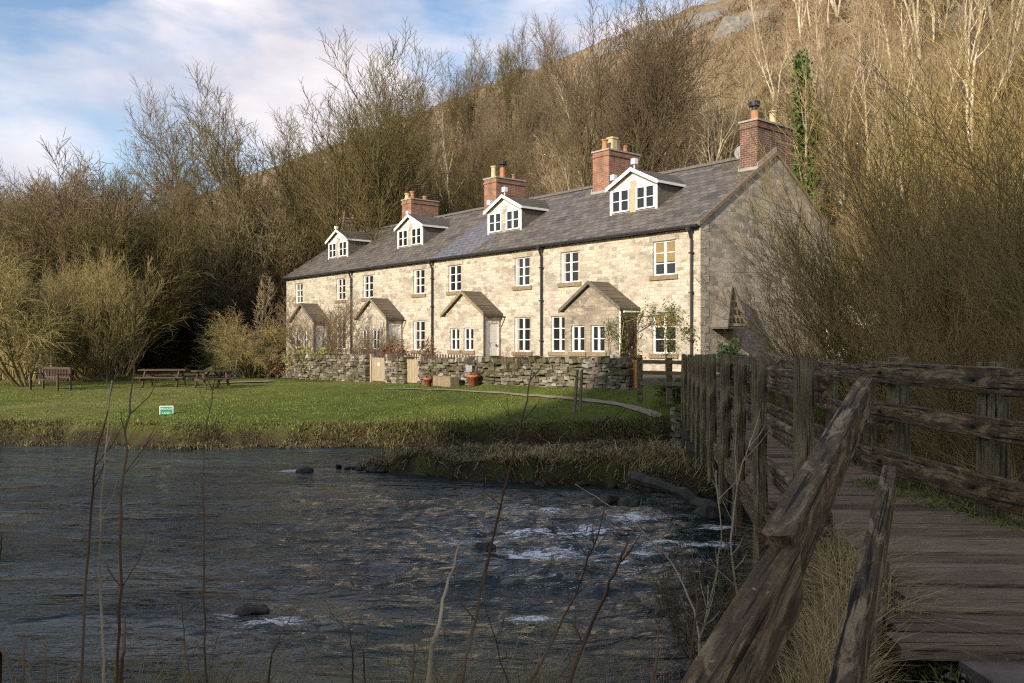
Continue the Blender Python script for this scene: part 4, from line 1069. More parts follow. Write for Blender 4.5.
# --- wood to the left and behind the row, group members nothing tells apart
G1 = 'trees of the left hand wood'; n1 = 0
for row, (Y, st) in enumerate(((53,48),(59,42),(66,44),(75,50))):
    for px in range(-70, 330, st):
        p = px+rnd.uniform(-16,16); yy = Y+rnd.uniform(-3,3)
        if p > 262 and yy < 70: continue
        if 160 < p < 225 and yy > 62: continue
        if p > 130 and yy < 67: continue
        hh = rnd.uniform(10.5,14)*(yy/60)**.9
        hh *= 1.0 if p < 225 else 1.22
        plant('wood%d'%rnd.randrange(4), at(p,yy), yy, hh, None, 'bare olive brown tree in the dense wood left of the cottages', group=G1); n1 += 1
G2 = 'trees of the wood behind the cottages'
for row, (Y, st) in enumerate(((64,26),(74,24),(86,24),(98,26))):
    for px in range(330, 575, st):
        p = px+rnd.uniform(-12,12); yy = Y+rnd.uniform(-4,4)
        if p < 445 and yy < 72: continue
        if 528 < p and yy < 82: continue
        hh = rnd.uniform(10,13)*(yy/72)**.6*(.88 if p > 520 else 1)
        plant(rnd.choice(['wood0','wood2','slope0','slope1','wood3']), at(p,yy), yy, hh, None, 'bare tree in the brown wood rising behind the middle of the row', group=G2, wide=.8)
G3 = 'bare trees on the steep hillside'
cnt = 0; tries = 0
while cnt < 105 and tries < 4000:
    tries += 1
    Y = rnd.uniform(46,112); px = rnd.uniform(560,1075); x = at(px,Y); t_, v_ = hcoord(x, Y)
    if v_ < 16 or v_ > 85: continue
    z = h1(x,Y); top_px = 341-(z)/Y*F
    if px < 760 and top_px-(8/Y*F) < 45+(755-px)*.43-16 and px > 600: 
        if rnd.random() < .93: continue
    if px < 790 and v_ > 40: continue
    if abs(px-803) < 30 and Y < 66: continue
    k = rnd.choice(['pale0','pale1','pale2','pale3','slope0'] if px > 640 else ['slope0','slope1','pale2','wood2'])
    plant(k, x, Y, rnd.uniform(6,9.5), None, 'bare tree on the sunlit hillside above the cottages', group=G3); cnt += 1
# understorey bushes
G4 = 'bushes along the foot of the left hand wood'
for px, Y, h, k in [(-30,47,7,'thick1'),(20,49,8,'thick2'),(70,50,8.5,'thick1'),(112,52,9,'thick1'),(146,65,9,'thick1'),(-5,52,10,'thick2'),(95,54,11,'thick2'),(180,67,9.5,'thick1'),(208,69,9.5,'thick1'),(235,62,10,'thick2'),(262,66,10.5,'thick1'),(300,68,10.5,'thick1'),(40,55,11,'thick2'),(325,62,9,'thick1'),(355,63,9,'thick2'),(385,64,8,'thick2')]:
    plant(k, at(px,Y), Y, h, None, 'large olive bush at the dark foot of the wood left of the cottages', 'bush', 'bush', G4, trunk='stems', crown='twigs')

# --- scrub, one mass on the hill and under the wood (stuff)
def scrub(name, pts, hs, mats, label, seed, nst=26, tw=.02, spread=.7):
    g = np.random.default_rng(seed); n = len(pts); P = np.repeat(pts, nst, 0); hh = np.repeat(hs, nst)*g.uniform(.5,1.05,n*nst)
    a = g.uniform(0,6.28,n*nst); s = g.random(n*nst)**.7*spread
    d = np.stack([np.cos(a)*np.sin(s), np.sin(a)*np.sin(s), np.cos(s)],1)
    P = P+np.stack([np.cos(a),np.sin(a),0*a],1)*(g.random((n*nst,1))*.5); P[:,2] -= .2
    midp = P+d*hh[:,None]*.55+g.normal(size=P.shape)*.08; d2 = d+g.normal(size=P.shape)*.22; d2[:,2] += .15
    end = midp+d2/np.linalg.norm(d2,axis=1,keepdims=True)*hh[:,None]*.5
    S = [np.column_stack([P,midp,np.full(len(P),tw),np.full(len(P),tw*.7)]), np.column_stack([midp,end,np.full(len(P),tw*.7),np.full(len(P),tw*.2)])]
    for k in range(3):
        u = g.uniform(.2,.95,(len(P),1)); q = P+(midp-P)*u if k == 0 else midp+(end-midp)*u
        d3 = d+g.normal(size=P.shape)*.5; d3 /= np.linalg.norm(d3,axis=1,keepdims=True)
        S.append(np.column_stack([q, q+d3*hh[:,None]*.35, np.full(len(P),tw*.5), np.full(len(P),tw*.2)]))
    me = seg_mesh(name, [(np.concatenate(S),3,0)], mats)
    tag(link(name, me), label, 'scrub', kind='stuff')
g = np.random.default_rng(77)
def cand(n, x0, x1, y0, y1):
    return g.uniform(x0,x1,n), g.uniform(y0,y1,n)
x, y = cand(4600, -10, 95, 38, 125); t_, v_ = hcoord(x, y); px_ = x/y*F+512
ok = (v_ > 13.5) & (v_ < 95) & (px_ > 380) & (px_ < 1110) & (fbm(x*.1,y*.1,3) > -.10) & ~((v_ > 52) & (g.random(len(x)) < .72)) & ~((px_ < 790) & (v_ > 44) & (g.random(len(x)) < .75))
x, y = x[ok], y[ok]; pts = np.stack([x,y,H(x,y)],1); r_ = g.random(len(x))
scrub('hillside_scrub', pts[r_ < .5], g.uniform(.7,2.1,(r_ < .5).sum()), [M['twig_tan']], 'tangled tan scrub covering the sunlit hillside', 1, 22)
scrub('hillside_scrub', pts[r_ >= .5], g.uniform(.7,2.0,(r_ >= .5).sum()), [M['twig_brown']], 'brown undergrowth between the trees of the hillside', 2, 20)
x, y = cand(2600, -62, 8, 44, 84); t_, v_ = hcoord(x, y); px_ = x/y*F+512
ok = (px_ > -60) & (px_ < 480) & ((y > 49) | (px_ < 40)) & ~((px_ > 125) & (px_ < 300) & (y < 63)) & (v_ < 15) & ~((t_ < 37) & (v_ > -7))
x, y = x[ok], y[ok]; pts = np.stack([x,y,H(x,y)],1)
scrub('wood_undergrowth', pts, g.uniform(2.0,5.5,len(x)), [M['twig_olive']], 'dark olive undergrowth filling the foot of the wood', 3, 20, .022, .6)
x, y = cand(420, 4.2, 24, 5.2, 26); ok = (x > 3.6+.17*y) & ((x-8)**2+(y-9)**2 > 0) & (x/y < 1.0) & ~((hcoord(x,y)[1] > -3.5))
x, y = x[ok], y[ok]; zz = H(x,y); k_ = zz > -2.6; pts = np.stack([x,y,zz],1)[k_]
scrub('bank_undergrowth', pts, g.uniform(.5,1.5,len(pts)), [M['twig_wand']], 'low tangle of brambles and stems behind the bridge rail', 4, 26, .006, 1.0)
x, y = cand(260, 9, 34, 22, 42); t_, v_ = hcoord(x,y); ok = (t_ < -2.5) & (x/y > .25); x, y = x[ok], y[ok]
pts = np.stack([x,y,H(x,y)],1)
scrub('bank_undergrowth', pts, g.uniform(1.0,3.2,len(pts)), [M['twig_wand']], 'brown undergrowth between the end cottage and the hillside', 5, 24, .012, .8)

# --- grass and dead blades (stuff)
def blades(name, P, hgt, wid, lean, mat, label, seed, cat='grass', wind=(0,0), droop=0):
    g = np.random.default_rng(seed); n = len(P); a = g.uniform(0,6.28,n); h = hgt*g.uniform(.5,1.3,n)
    side = np.stack([np.cos(a),np.sin(a),0*a],1)*wid*g.uniform(.6,1.3,(n,1))
    ln = g.normal(size=(n,2))*lean+np.array(wind); L3 = np.column_stack([ln, np.ones(n)]); L3 /= np.linalg.norm(L3,axis=1,keepdims=True)
    m1 = P+L3*h[:,None]*.55; L4 = L3+np.column_stack([ln*1.2, -np.full(n,droop)]); L4 /= np.linalg.norm(L4,axis=1,keepdims=True); tp = m1+L4*h[:,None]*.5
    V_ = np.stack([P-side,P+side,m1+side*.7,m1-side*.7,tp+side*.1,tp-side*.1],1).reshape(-1,3)
    k = np.arange(n)[:,None]*6; Fq = np.concatenate([k+np.array([[0,1,2,3]]), k+np.array([[3,2,4,5]])])
    tag(link(name, np_mesh(name, V_, Fq, [mat])), label, cat, kind='stuff')
def surf(x, y, dz_=-.01): return np.stack([x,y,H(x,y)+dz_],1)
g = np.random.default_rng(99)
# lawn
n = 130000; y = 22+38*g.random(n)**1.7; x = (g.uniform(-70,720,n)-512)/F*y; t_, v_ = hcoord(x,y); z = H(x,y)
ok = (z > -2.35) & (fbm(x*.55,y*.9,4) < .15) & ((v_ < -5.2) | (t_ > 34)) & (y > ybank(x)+.1)
blades('lawn_grass', surf(x[ok],y[ok]), .05, .010, .6, M['grass'], 'short green grass of the riverside lawn', 1)
# rough fringe on the far bank, hanging over the water
n = 26000; x = g.uniform(-26,6.5,n); yb = ybank(x); y = yb+g.normal(size=n)*.28-.02; dens = (fbm(x*.8, y*.8, 3) > -.12)|(y > yb+.25)
x, y = x[dens], y[dens]
P = surf(x,y); P[:,2] = np.maximum(P[:,2], WZ-.02); hb = np.clip(.16+.75*fbm(x*1.3, y*1.3+4, 3), .05, .5)
blades('bank_grass', P, hb, .011, .6, M['bankgrass'], 'rough brown and green grass hanging over the far river bank', 2, wind=(0,-.45), droop=1.1)
# spit
n = 42000; x = g.uniform(-4,6.4,n); y = g.uniform(13.8,20.3,n); z = H(x,y); ok = (z > -2.72) & (y < 20.2) & (fbm(x*1.4+5,y*1.4,3) > -.16); 
blades('spit_grass', surf(x[ok],y[ok]), .24, .010, .9, M['bankgrass'], 'flattened dead grass and weeds on the low spit in the river', 3, wind=(.5,-.1), droop=.9)
n = 15000; x = g.uniform(-2.6,6.2,n); y = g.uniform(14.2,19.8,n); z = H(x,y); ok = (z > -2.66) & (fbm(x*1.2+15,y*1.2,3) > .0)
blades('dead_stalks', surf(x[ok],y[ok]), .45, .006, 1.1, M['deadgrass'], 'long straw coloured stalks lying across the river spit', 4, wind=(.9,-.2), droop=.6)
# near bank
n = 12000; x = g.uniform(-4,1.4,n); y = g.uniform(1.6,5.3,n); z = H(x,y); ok = (z > -2.6) & (fbm(x*1.3,y*1.3,3) > -.05) & ~((x > .35*y+.15) )
blades('bank_grass', surf(x[ok],y[ok]), .11, .0035, .8, M['bankgrass'], 'tufted grass on the near bank below the camera', 5, droop=.6)
n = 9000; cxs = np.array([-1.75,-1.5,-1.2,-2.2,-2.7,-3.1,-.2,.3]); cys = np.array([3.1,3.3,3.4,3.3,3.6,3.8,3.2,3.0]); k = g.integers(0,8,n); x = cxs[k]+g.normal(size=n)*.16; y = cys[k]+g.normal(size=n)*.14
blades('grass_tuft', surf(x,y), .58, .0035, .36, M['bankgrass'], 'taller green and straw tufts at the lower left edge of the bank', 6, droop=.5)
# golden straw caught between the wing rails
n = 3600; u = .05+.72*g.random(n); x = .545+1.05*u+g.normal(size=n)*.03; y = 1.75+2.3*u+g.normal(size=n)*.08
z0 = np.interp(u,[0,1],[-1.45,-1.35]); P = np.stack([x,y,z0],1)
blades('straw', P, .36, .0026, .24, M['deadgrass'], 'golden dead grass growing up between the wing rails of the bridge', 7, wind=(.1,.1), droop=.6)
n = 1300; x = 1.12+g.normal(size=n)*.07; y = 2.8+g.normal(size=n)*.25
blades('straw', surf(x,y), .20, .0024, 1.1, M['deadgrass'], 'loose dead grass sprawling over the gravel by the lowest rail', 8, droop=1.0)
n = 3000; x = g.uniform(1.1,3.5,n); y = g.normal(size=n)*.05+3.22
blades('bridge_foot_grass', surf(x,y), .06, .004, .6, M['grass'], 'short green grass along the first deck board', 9)
n = 3000; y = g.uniform(3.5,4.9,n); x = lx(y)-.02+.22*g.random(n)
blades('straw', np.stack([x,y,np.full(n,-1.5)],1), .62, .003, .3, M['deadgrass'], 'dead grass growing through the gap beside the first deck boards', 14, wind=(.05,.05), droop=.9)
# moss and leaves on the right of the deck
n = 1600; y = g.uniform(4.2,7.2,n); x = np.where(y < 6.8, rx_(6.8)+(6.8-y)*.16, rx_(y))-.12+g.normal(size=n)*.08-.0
P = np.stack([x,y,-1.13-.011*(y-3.3)+.004],1)
blades('moss', P, .03, .006, .8, M['grass'], 'moss growing along the right edge of the bridge deck', 10)
# dead grass behind right rail and bracken on the hill
n = 16000; x = g.uniform(3.6,13,n); y = g.uniform(5.0,20,n); ok = (x > 3.1+.17*y); x, y = x[ok], y[ok]
blades('bank_grass', surf(x,y), .38, .007, .7, M['bankgrass'], 'matted dead grass on the bank behind the right hand rail', 11, droop=.9)
n = 60000; x = g.uniform(-10,90,n); y = g.uniform(40,120,n); t_, v_ = hcoord(x,y); px_ = x/y*F+512; ok = (v_ > 13) & (v_ < 90) & (px_ > 520) & (px_ < 1100)
blades('bracken', surf(x[ok],y[ok]), .75, .05, .8, M['bracken'], 'dead bracken and rough grass on the hillside', 12, 'bracken', droop=.7)
# fallen reeds at the left edge wood line
n = 7000; y = g.uniform(42,46.5,n); x = (g.uniform(-60,105,n)-512)/F*y
blades('dead_stalks', surf(x,y), 1.5, .016, .18, M['deadgrass'], 'tall straw coloured grass along the edge of the left hand wood', 13)

# ------------------------------------------------------------------ garden plants
def fball(cx, cy, cz, rx, ry, rz):
    def f(g, n):
        d = g.normal(size=(n,3)); d /= np.linalg.norm(d,axis=1,keepdims=True); r_ = g.random((n,1))**.4
        lump = 1+.28*np.sin(d[:,:1]*7+cx)+.22*np.sin(d[:,2:]*9+cy)
        return d*r_*lump*np.array([[rx,ry,rz]])+np.array([[cx,cy,cz]])
    return f
def shrub(px, Y, w, h, mat, label, n=1400, name='garden_shrub', z=None, size=.09):
    x = at(px,Y); zz = h1(x,Y) if z is None else z
    r_ = empty(name, (x,Y,zz)); tag(r_, label, 'shrub')
    st = MB(); rs = random.Random(int(px))
    for k in range(7):
        a = rs.uniform(0,6.28); st.tube([(0,0,-.1),(math.cos(a)*w*.15,math.sin(a)*w*.15,h*.4),(math.cos(a)*w*.35,math.sin(a)*w*.35,h*.8)], [.02,.015,.006], 4)
    st.build('stem', M['bark_brown'], r_)
    leaves(n, fball(0,0,h*.52,w/2,w/2*.8,h*.5), size, int(px)+3, mat, 'foliage', r_)
shrub(222,47.5,1.1,1.5,M['yellowleaf'],'bright yellow green clipped shrub at the far garden entrance')
shrub(243,46.5,1.6,1.25,M['ivydark'],'dark green hedge shrub right of the pale entrance posts')
shrub(256,45.0,1.4,1.1,M['greenleaf'],'mid green shrub at the corner of the far garden')
shrub(300,43.0,1.6,1.35,M['yellowleaf'],'yellow green shrub hanging over the left end of the garden wall', z=-1.75)
shrub(318,41.8,1.5,1.15,M['yellowleaf'],'second yellow green shrub on the garden wall, right of the larger one', z=-1.6)
shrub(331,40.8,1.0,1.1,M['greenleaf'],'low green shrub spilling down the pale part of the garden wall', z=-1.8)
shrub(277,43.5,1.4,1.2,M['russet'],'russet shrub at the outer corner of the garden wall')
shrub(731,29.0,1.1,1.15,M['ivydark'],'dark evergreen bush growing under the dovecote', z=-1.25, n=2400)
shrub(560,30.5,2.6,.5,M['greenleaf'],'low green planting on top of the garden stones', z=-1.15)
shrub(395,38.6,1.6,1.1,M['russet'],'russet dead plant heads beside the white door of the third cottage', z=-1.2)
shrub(428,36.8,.9,1.3,M['russet'],'narrow brown plant left of the second drainpipe', z=-1.2, size=.06)
shrub(676,23.6,1.1,.45,M['greenleaf'],'low green plants at the far foot of the bridge', z=-1.55)
plant('brush', at(318,44.2), 44.2, 3.3, .4, 'bare brown garden shrub in front of the farthest porch', 'shrub', 'bare_shrub', z=-1.2, wide=1.1, trunk='stems', crown='twigs')
plant('brush', at(344,43.0), 43.0, 1.7, 1.4, 'small bare shrub in front of the third drainpipe', 'shrub', 'bare_shrub', z=-1.2, trunk='stems', crown='twigs')
plant('brush', at(383,39.5), 39.5, 1.8, 2.4, 'small bare shrub behind the plain gate', 'shrub', 'bare_shrub', z=-1.2, trunk='stems', crown='twigs')
plant('brush', at(516,29.5), 29.5, 1.0, 2.0, 'thin dark stems behind the middle of the garden wall', 'shrub', 'bare_shrub', z=-1.2, trunk='stems', crown='twigs')
# climber round the end cottage door
cb2 = empty('climbing_plant', (*cl(2.3,-.9)[:2], GZ), ROT); tag(cb2, 'green climber trained over the end cottage porch and beside its window', 'climbing plant')
st = MB()
st.tube([(-.6,-.15,0),(-.55,-.1,1.0),(-.4,-.1,1.9),(.2,.2,2.1),(.9,.65,2.15),(1.6,.75,1.9)], [.035,.03,.025,.02,.015,.01], 5)
st.tube([(.9,.7,0),(.85,.72,1.1),(1.0,.75,2.1)], [.03,.02,.01], 5); st.tube([(-.95,-.2,0),(-1.1,-.2,1.3),(-1.0,-.25,2.2)], [.02,.015,.01], 5)
st.tube([(2.0,.72,1.7),(1.7,.74,1.35),(1.4,.74,1.9)], .015, 5)
st.build('stem', M['bark_brown'], cb2)
def fcl(g, n):
    c = np.array([(-.45,-.1,1.9),(-.5,-.12,1.3),(.1,.15,2.1),(.5,.4,2.2),(1.0,.66,2.2),(1.2,.72,2.1),(.95,.74,1.5),(1.9,.74,1.5),(-.5,-.1,.6),(-1.05,-.2,1.6),(1.0,.74,1.0)])
    k = g.integers(0,len(c),n); return c[k]+g.normal(size=(n,3))*np.array([.2,.07,.2])
leaves(1700, fcl, .075, 8, M['greenleaf'], 'foliage', cb2)
# stone and timber uprights at the far garden entrance
for px, Y, h, w, m, l in [(229,46.8,1.15,.28,'rockpale','pale standing stone at the left of the far garden entrance'),(235,46.6,1.25,.24,'white','white capped gate pillar at the far garden entrance'),(269,44.6,1.25,.3,'rock','dark slender stone pillar near the end of the row'),(284,43.6,1.35,.22,'pole','mossy wooden post at the left end of the garden wall')]:
    x = at(px,Y); z = h1(x,Y); b = MB(); b.hexa([(x-w/2,Y-w/2,z-.1),(x+w/2,Y-w/2,z-.1),(x+w/2,Y+w/2,z-.1),(x-w/2,Y+w/2,z-.1),(x-w*.42,Y-w*.42,z+h),(x+w*.4,Y-w*.42,z+h-.05),(x+w*.4,Y+w*.4,z+h),(x-w*.4,Y+w*.4,z+h-.03)])
    tag(b.build('gate_pillar', M[m]), l, 'pillar')
# stakes, pots, trough
for k, (x0_, x1_, l) in enumerate(((574.5,577,'left one of two leaning stakes in the lawn by the path'),(581,577,'right one of two leaning stakes in the lawn by the path'))):
    Y = 23.7; b = MB(); xa = at(x0_-(-3 if k else 3),Y); xb = at(x0_+(2 if k else -0),Y); z = h1(xa,Y)
    b.tube([(at(574 if k==0 else 579.5,Y),Y,z-.1),(at(577.5 if k==0 else 582,Y),Y,-.78)], [.045,.04], 6)
    tag(b.build('stake', M['pole']), l, 'stake')
for px, Y, s, l in ((428,32.2,.9,'small terracotta pot against the garden wall beside the stone trough'),(473,30.6,1.15,'larger terracotta pot on the lawn in front of the garden wall')):
    x = at(px,Y); z = h1(x,Y); p = empty('plant_pot', (x,Y,z)); tag(p, l, 'plant pot')
    b = MB(); b.lathe(0,0,[(.12*s,0),(.18*s,.28*s),(.21*s,.28*s),(.21*s,.35*s),(.17*s,.35*s),(.15*s,.3*s)],14); b.build('pot', M['terra'], p, True)
    leaves(90, fball(0,0,.42*s,.16,.16,.12), .06, 4, M['russet'], 'plant', p)
x, Y = at(446,31.6), 31.6; z = h1(x,Y); b = MB()
b.box(-.55,.55,-.2,.2,0,.08); b.box(-.55,.55,-.2,-.14,.08,.36); b.box(-.55,.55,.14,.2,.08,.36); b.box(-.55,-.48,-.14,.14,.08,.36); b.box(.48,.55,-.14,.14,.08,.36)
tr = b.build('stone_trough', M['sill']); tr.location = (x,Y,z); tr.rotation_euler = (0,0,ROT); tag(tr, 'low pale stone trough against the garden wall between two pots', 'trough')
# small grey notice by the wall
x, Y = at(469,30.9), 30.9; z = h1(x,Y); nb_ = empty('notice', (x,Y,z), R(-10)); tag(nb_, 'small blue grey notice on a post in front of the garden wall', 'notice')
MB().box(-.025,.025,0,.04,0,.55).build('post', M['pole'], nb_); MB().box(-.12,.12,-.02,-.003,.5,.74).build('board', M['dishgrey'], nb_)

# ------------------------------------------------------------------ lawn furniture
def picnic(px, Y, rz, label, L=1.75):
    x = at(px,Y); o = empty('picnic_table', (x,Y,h1(x,Y)-.02), rz); tag(o, label, 'picnic table', 'picnic tables on the lawn')
    b = MB()
    for k in range(5): b.box(-L/2,L/2,-.36+k*.146,-.36+k*.146+.136,.715,.77)
    b.build('tabletop', M['benchwood'], o)
    for s in (-1,1):
        b = MB(); b.box(-L/2-.04,L/2+.04,s*.72-.13,s*.72-.005,.41,.465); b.box(-L/2-.04,L/2+.04,s*.72+.005,s*.72+.13,.41,.465); b.build('seat', M['benchwood'], o)
    for e in (-1,1):
        xx = e*(L/2-.28)
        for s in (-1,1):
            beam('leg', (xx,s*.70,0), (xx,s*.24,.715), .06, .13, M['benchwood'], o, 3, .001, .004, up=(0,0,1))
        MB().box(xx-.07,xx-.028,-.84,.84,.32,.42).build('crossbar', M['benchwood'], o)
    beam('brace', (-L/2+.3,0,.37), (-.1,0,.70), .04, .07, M['benchwood'], o, 3, .001, .004)
    beam('brace', (L/2-.3,0,.37), (.1,0,.70), .04, .07, M['benchwood'], o, 3, .001, .004)
    return o
picnic(164, 36.6, R(6), 'longer dark picnic table on the lawn, the left one of the two', 1.95)
picnic(212, 35.2, R(38), 'dark picnic table seen nearly end on, right of the longer one', 1.5)
bx0 = at(50,34.5); bo = empty('garden_bench', (bx0,34.5,h1(bx0,34.5)-.01), R(-28)); tag(bo, 'slatted wooden garden bench with arms at the left side of the lawn', 'bench')
b = MB()
for k in range(5): b.box(-.85,.85,-.25+k*.1,-.17+k*.1,.43,.455)
b.build('seat', M['benchwood'], bo)
b = MB(); b.box(-.85,.85,.27,.31,.86,.95); b.box(-.85,.85,.27,.31,.50,.56)
for k in range(17): b.box(-.8+k*.1-.02,-.8+k*.1+.02,.275,.3,.56,.86)
b.build('backrest', M['benchwood'], bo)
for s in (-1,1):
    for yy, h in ((-.26,.66),(.29,.95)): MB().box(s*.88-.035,s*.88+.035,yy-.035,yy+.035,0,h).build('leg', M['benchwood'], bo)
    MB().box(s*.88-.045,s*.88+.045,-.32,.25,.661,.69).build('armrest', M['benchwood'], bo)
# fence posts pale by the bench
for px, Y, h in ((40,38.5,1.4),(51,38.8,1.35)):
    x = at(px,Y); z = h1(x,Y); b = MB(); b.tube([(x,Y,z-.1),(x+.02,Y,z+h)], [.055,.05], 7)
    tag(b.build('stake', M['deadgrass'] if False else M['palewood']), ('left' if px == 40 else 'right')+' pale post of the pair standing behind the garden bench', 'post', )
# green sign
x, Y = at(166.5,24.6), 24.6; sg = empty('sign', (x,Y,h1(x,Y)-.02), R(4)); tag(sg, 'small green sign with white writing near the river edge of the lawn', 'sign')
zs = (341.5-415.6)/F*Y-(h1(x,Y)-.02); zt_ = (341.5-405.8)/F*Y-(h1(x,Y)-.02)
MB().box(-.03,.03,.0,.05,-.2,zt_-.05).build('post', M['pole'], sg)
MB().box(-.195,.195,-.012,-.001,zs,zt_).build('border', M['white'], sg)
MB().box(-.172,.172,-.018,-.0125,zs+.02,zt_-.02).build('board', M['mat_green'], sg)
for txt, zz, s in (('PRIVATE', (zs+zt_)/2+.025, .088), ('LAND', (zs+zt_)/2-.095, .088)):
    cu = bpy.data.curves.new('lettering','FONT'); cu.body = txt; cu.size = s; cu.align_x = 'CENTER'; cu.extrude = .0015; cu.materials.append(M['white'])
    tmp = bpy.data.objects.new('tmp', cu); COL.objects.link(tmp); dg = bpy.context.evaluated_depsgraph_get(); me = bpy.data.meshes.new_from_object(tmp.evaluated_get(dg)); bpy.data.objects.remove(tmp)
    lo = link('lettering', me, sg); lo.rotation_euler = (R(90),0,0); lo.location = (0,-.0205,zz)

# ------------------------------------------------------------------ rocks in the river
rk = [(-4.3,17.6,.20,'low dark rock at the upstream tip of the riffle'),(-.15,16.4,.16,'small dark stone just below the spit'),(.55,15.9,.12,'tiny dark stone in the water right of the small one below the spit'),(1.55,14.2,.30,'dark wet rock at the foot of the spit'),(1.9,14.0,.22,'wet rock touching the right side of the larger spit rock'),(-2.6,8.45,.18,'low submerged rock with foam in the near water'),(-.35,11.0,.20,'dark rock breaking the water in the riffle'),(3.05,13.1,.30,'wet boulder beside the bridge pier')]
for k, (x, y, r_, l) in enumerate(rk):
    v, f = rocks_mesh([(0,0,0)], [r_], k, .55); o = link('rock', np_mesh('rock', v, f, [M['rock']])); md = o.modifiers.new('s','SUBSURF'); md.levels = md.render_levels = 3; tx = bpy.data.textures.new('c','CLOUDS'); tx.noise_scale = r_*.6; dm_ = o.modifiers.new('d','DISPLACE'); dm_.texture = tx; dm_.strength = r_*.55
    o.location = (x,y,WZ+r_*.05); o.rotation_euler = (0,0,k); tag(o, l, 'rock', 'rocks in the river')
# broken stones along the spit and the near riffle
var = []
for k in range(6):
    v, f = rocks_mesh([(0,0,0)], [1.0], 200+k, .6); me_ = np_mesh('river_stone', v, f, [M['rock']]); var.append(me_)
sr = random.Random(12); made = 0
while made < 60:
    x = sr.uniform(-4.2,4.2); y = sr.uniform(12.6,20); z = h1(x,y)
    if not (-3.1 < z < -2.55): continue
    o = bpy.data.objects.new('river_stone', var[made % 6]); COL.objects.link(o); k = sr.uniform(.06,.17); o.scale = (k,k*sr.uniform(.7,1.2),k*.8); o.rotation_euler = (sr.uniform(-.3,.3),sr.uniform(-.3,.3),sr.uniform(0,6))
    o.location = (x,y,WZ+k*.15); tag(o, 'small dark wet stone at the ragged edge of the grassy spit', 'stone', 'stones along the spit'); made += 1
b = MB(); rs = random.Random(2); pp = [Vector((2.1,15.1,-2.40)),Vector((2.5,14.5,-2.42)),Vector((2.85,13.9,-2.5)),Vector((3.2,13.2,-2.66)),Vector((3.45,12.6,-2.95))]
qq = []
for a_, c_ in zip(pp, pp[1:]): qq += [a_+(c_-a_)*(k/3)+Vector((rs.gauss(0,.015),0,rs.gauss(0,.015))) for k in range(3)]
b.tube(qq, [.10*rs.uniform(.75,1.25)+.02*(i > 5) for i in range(len(qq))], 8)
lg = b.build('cylinder', M['rock']); tag(lg, 'dark wet log sloping into the water beside the pier', 'cylinder')  # dark uneven tube dipping into the water
# outcrops on the hill
for k, (px, Y, r_, l) in enumerate(((908,50,.9,'pale limestone boulder on the slope below the twin stemmed cream tree'),(940,48,.6,'small pale boulder on the slope at the right'),(975,58,1.4,'pale limestone outcrop high at the right of the slope'),(742,98,4.5,'grey crag high on the hillside above the gable chimney'),(760,95,3.5,'smaller grey crag right of the larger one above the chimney'),(905,108,7,'long grey crag along the top of the slope'),(860,112,5,'grey crag at the top edge left of the long one'))):
    v, f = rocks_mesh([(0,0,0)], [r_], k+50, .7); o = link('outcrop', np_mesh('outcrop', v, f, [M['rockpale']])); md = o.modifiers.new('s','SUBSURF'); md.levels = md.render_levels = 3
    x = at(px,Y); o.location = (x,Y,h1(x,Y)-r_*.2); tx = bpy.data.textures.new('c','CLOUDS'); tx.noise_scale = r_*.5; dm_ = o.modifiers.new('d','DISPLACE'); dm_.texture = tx; dm_.strength = r_*.6; tag(o, l, 'rock')

# ------------------------------------------------------------------ foreground stems
def stalk(pts, Y, r_, label, mat='stalk', side=0, seed=0):
    rs = random.Random(seed*7+3); P = []
    for i, (px, py) in enumerate(pts):
        yy = Y+.10*math.sin(i*1.3+seed); P.append(Vector(((px-512)/F*yy, yy, (341.5-py)/F*yy)))
    gz0 = h1(P[0].x, P[0].y)
    if P[0].z > gz0: P.insert(0, Vector((P[0].x-(P[1].x-P[0].x)*.3, P[0].y, gz0-.05)))
    # resample with small kinks
    Q = []
    for a, c in zip(P, P[1:]):
        for k in range(4): Q.append(a+(c-a)*(k/4)+Vector((rs.gauss(0,.0022),rs.gauss(0,.0022),0)))
    Q.append(P[-1]); n = len(Q); b = MB(); b.tube(Q, [r_*(1-.72*i/(n-1))*(1.18 if i % 4 == 0 else 1) for i in range(n)], 6)
    o = empty('dead_stalk', (0,0,0)); tag(o, label, 'stalk')
    b.build('stem', M[mat], o, True)
    if side:
        s = MB()
        for k in range(side):
            i = rs.randrange(n//3, n-1); d = (Q[min(i+1,n-1)]-Q[i]).normalized(); a = Vector((rs.uniform(-1,1),rs.uniform(-.5,.5),rs.uniform(.1,.9))).normalized()
            L = rs.uniform(.05,.16)*Y/2.6; m_ = Q[i]+(d*.4+a)*L*.5; s.tube([Q[i],m_,m_+(d*.7+a*.5)*L*.5], [r_*.4,r_*.3,r_*.12], 4)
            if rs.random() < .5:
                e = m_+(d*.7+a*.5)*L*.5; s.tube([m_,m_+(a+Vector((0,0,.3)))*L*.3], [r_*.25,r_*.1], 4)
        s.build('twigs', M[mat], o)
    return o
